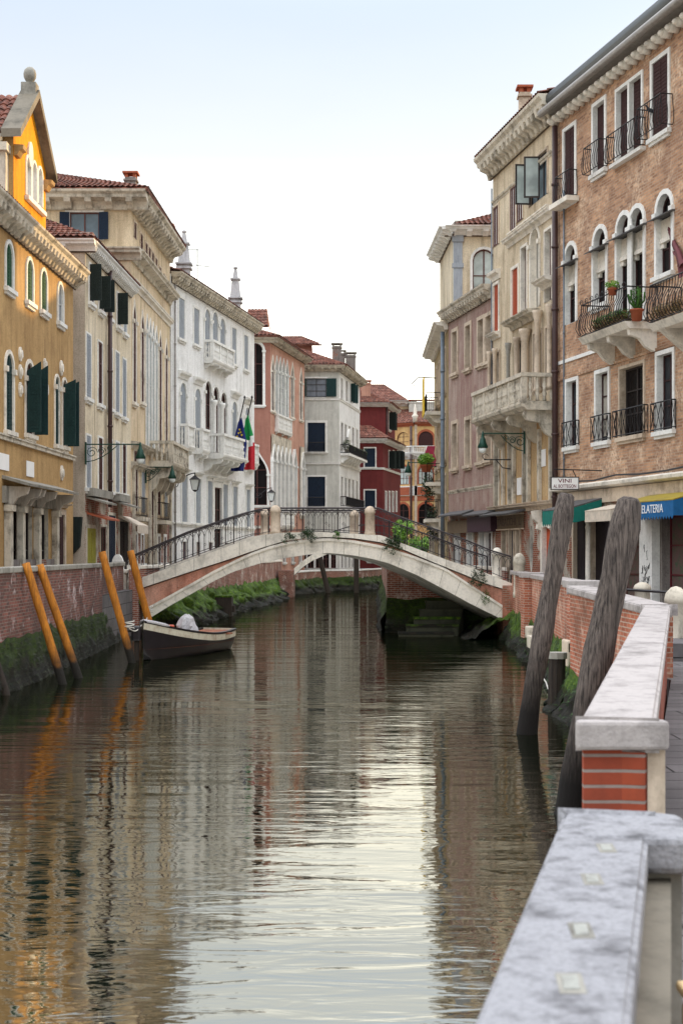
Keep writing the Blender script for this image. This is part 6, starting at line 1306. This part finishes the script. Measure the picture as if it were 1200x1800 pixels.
tree('bright leafy tree left of the pair behind the bridge railing', PX(706, 92), 92, 1.5, 3.6, (.8, 1.0, 1.1), 1500, .26, 'leafL')
tree('bright leafy tree right of the pair behind the bridge railing', PX(736, 80), 80, 1.5, 2.2, (.95, 1.2, 1.0), 1700, .25, 'leafL')
tree('low yellow green tree nearest the bridge railing on the right', PX(727, 70), 70, 1.5, 1.9, (.7, 1.0, .55), 900, .2, 'leaf')
# bollards right
for lab, px, d, zt, zbm, rr in (('round stone bollard behind the parapet at the right end of the bridge', 912, 49.5, PZ(972, 49.5), 1.5, .2), ('white domed stone bollard at the right edge of the picture', 1187, 25.7, 2.43, 1.2, .185), ('pale stone bollard with an iron ring behind the nearer grey post', 1128, 36, PZ(1023, 36), 1.5, .2)):
    post((PX(px, d), d, zbm), zt-zbm, rr, 'bollard', None, 'stoneD', lab, 'bollard')
r = thing('iron_railing', 'black iron railing between the two stone bollards on the right quay', 'railing', (5.8, 29, 1.5)); mb = MB(); x0, x1, y = PX(1083, 30), PX(1172, 30), 30; mb.tube([(x0-.6, y+5, 2.25), (x1-.1, y-.5, 2.22)], .03, 6)
for f in (.5, 1): p = V(x0-.6, y+5, 0).lerp(V(x1-.1, y-.5, 0), f); mb.tube([p+V(0, 0, 1.5), p+V(0, 0, 2.24)], .035, 6)
mb.build('rail', 'iron', r)
for k in range(1): pass
r = thing('crate', 'yellow orange crate on the paving at the bottom right corner', 'crate', (1.4, 4.4, 1.2)); mb = MB(); mb.box(1.065, 1.5, 4.2, 4.48, 1.2, 1.62); mb.build('body', 'crate', r, bevel=.03); mb = MB(); mb.box(1.055, 1.52, 4.19, 4.5, 1.622, 1.655); mb.build('rim', 'crateT', r, bevel=.01)
bx(thing('flower_trough', 'dark low trough with weeds behind the white domed bollard', 'trough', (6.6, 26, 1.2)), 'box', 'poledark', 6.2, 7.4, 25, 25.5, 1.5, 1.75)
# pigeons
def pigeon(lab, p, q):
    mb = MB(); mb.smooth = True; p = Vector(p); s = 1.
    pts = [(-.2, .06), (-.1, .1), (0, .13), (.08, .17), (.11, .24), (.14, .28), (.19, .28)]; mb.tube([p+V(q*a, 0, z) for a, z in pts], [.015, .045, .065, .055, .03, .032, .006], 8)
    mb.tube([p+V(0, .02, 0), p+V(0, .02, .1)], .008, 4); mb.tube([p+V(.03*q, -.02, 0), p+V(0, -.02, .1)], .008, 4); mb.build('pigeon', 'bird', None, lab, 'bird')
pigeon('dark pigeon perched on the cornice between the two cream buildings', (PX(214, 60.6), 60.6, PZ(487, 60.6)), 1)
pigeon('dark pigeon perched on the top balcony railing of the brick house', (PX(1143, 42.9), 42.9, PZ(202, 42.9)), -1)
# ================================================================ unseen blocks added behind the right row to keep sun off all but the gable
import json
for lab, fp, h in (('added unseen tall building far behind the mauve house', [(21, 81.5), (34, 93.6), (34, 200), (21, 200)], 31), ('unseen sun-blocking mass added behind the beige palace', [(13.5, 58.5), (20, 58.5), (20, 65.9), (13.5, 65.9)], 21.2), ('unseen sun-blocking mass added behind the cream tower storey', [(13.5, 66), (20, 66), (20, 73.3), (13.5, 73.3)], 19.3)):
    r = thing('sun_blocker', lab, 'blocker', (fp[0][0], fp[0][1], 0)); mb = MB(); mb.prism([(x, y, 0) for x, y in fp], (0, 0, h)); mb.build('wall', 'cream', r)
# ================================================================ camera, sky, sun
cd = bpy.data.cameras.new('camera'); cam = bpy.data.objects.new('camera', cd); COL.objects.link(cam); SC.camera = cam
cam.location = (0, 0, H); cam.rotation_euler = (math.radians(90), 0, 0)
cd.sensor_fit = 'VERTICAL'; cd.sensor_height = 36; cd.lens = 50; cd.shift_y = 75/1800; cd.clip_end = 2000; cd.clip_start = .05
cd.dof.use_dof = True; cd.dof.focus_distance = 45; cd.dof.aperture_fstop = 4.5
az, el = math.radians(47), math.radians(15)
sd = V(math.sin(az)*math.cos(el), math.cos(az)*math.cos(el), math.sin(el))
sl = bpy.data.lights.new('sun', 'SUN'); so = bpy.data.objects.new('sun', sl); COL.objects.link(so); sl.energy = 5.0; sl.angle = math.radians(.6); sl.color = (1, .64, .25); so.rotation_euler = sd.to_track_quat('Z', 'Y').to_euler()
w = bpy.data.worlds.new('World'); SC.world = w; w.use_nodes = True; nt = w.node_tree; nt.nodes.clear(); N = nt.nodes.new; K = nt.links.new
out = N('ShaderNodeOutputWorld'); sk = N('ShaderNodeTexSky'); sk.sky_type = 'NISHITA'; sk.sun_disc = False; sk.sun_elevation = el; sk.sun_rotation = az
b1 = N('ShaderNodeBackground'); b1.inputs[1].default_value = .05; K(sk.outputs[0], b1.inputs[0])
tc = N('ShaderNodeTexCoord'); sp = N('ShaderNodeSeparateXYZ'); K(tc.outputs['Generated'], sp.inputs[0]); cr = N('ShaderNodeValToRGB'); K(sp.outputs[2], cr.inputs[0])
els = cr.color_ramp.elements; els[0].position = 0; els[0].color = (1.0, .95, .88, 1); els[1].position = 1; els[1].color = (.93, .95, 1, 1)
for p, c in ((.08, (1, .95, .83, 1)), (.17, (.98, .93, .82, 1)), (.27, (.85, .85, .825, 1)), (.36, (.67, .74, .84, 1)), (.5, (.86, .91, .97, 1))): e = els.new(p); e.color = c
mr = N('ShaderNodeMapRange'); K(sp.outputs[2], mr.inputs[0]); mr.inputs[1].default_value = .34; mr.inputs[2].default_value = .72; mr.inputs[3].default_value = .97; mr.inputs[4].default_value = 2.95; mr.interpolation_type = 'SMOOTHSTEP'
ns = N('ShaderNodeTexNoise'); mp = N('ShaderNodeMapping'); mp.inputs['Scale'].default_value = (1, 1, 3.5); K(tc.outputs['Generated'], mp.inputs[0]); K(mp.outputs[0], ns.inputs[0]); ns.inputs['Scale'].default_value = 2.2; ns.inputs['Detail'].default_value = 5
m2 = N('ShaderNodeMapRange'); K(ns.outputs[0], m2.inputs[0]); m2.inputs[1].default_value = .35; m2.inputs[2].default_value = .7; m2.inputs[3].default_value = .97; m2.inputs[4].default_value = 1.04
mu = N('ShaderNodeMath'); mu.operation = 'MULTIPLY'; K(mr.outputs[0], mu.inputs[0]); K(m2.outputs[0], mu.inputs[1])
m4 = N('ShaderNodeMapRange'); K(sp.outputs[2], m4.inputs[0]); m4.inputs[1].default_value = .05; m4.inputs[2].default_value = .27; m4.inputs[3].default_value = 1.0; m4.inputs[4].default_value = 0.0
dt = N('ShaderNodeVectorMath'); dt.operation = 'DOT_PRODUCT'; K(tc.outputs['Generated'], dt.inputs[0]); dt.inputs[1].default_value = (.12, .99, 0)
m5 = N('ShaderNodeMapRange'); K(dt.outputs['Value'], m5.inputs[0]); m5.inputs[1].default_value = -.2; m5.inputs[2].default_value = .9; m5.inputs[3].default_value = 0.0; m5.inputs[4].default_value = 1.7
m6 = N('ShaderNodeMath'); m6.operation = 'MULTIPLY'; K(m4.outputs[0], m6.inputs[0]); K(m5.outputs[0], m6.inputs[1])
m4 = N('ShaderNodeMath'); m4.operation = 'ADD'; K(m6.outputs[0], m4.inputs[0]); m4.inputs[1].default_value = 1.0
mu2 = N('ShaderNodeMath'); mu2.operation = 'MULTIPLY'; K(mu.outputs[0], mu2.inputs[0]); K(m4.outputs[0], mu2.inputs[1]); mu = mu2
b2 = N('ShaderNodeBackground'); K(cr.outputs[0], b2.inputs[0]); K(mu.outputs[0], b2.inputs[1])
ad = N('ShaderNodeAddShader'); K(b1.outputs[0], ad.inputs[0]); K(b2.outputs[0], ad.inputs[1]); K(ad.outputs[0], out.inputs[0])
SC.view_settings.view_transform = 'Standard'; SC.view_settings.look = 'None'; SC.view_settings.exposure = 0; SC.view_settings.gamma = 1
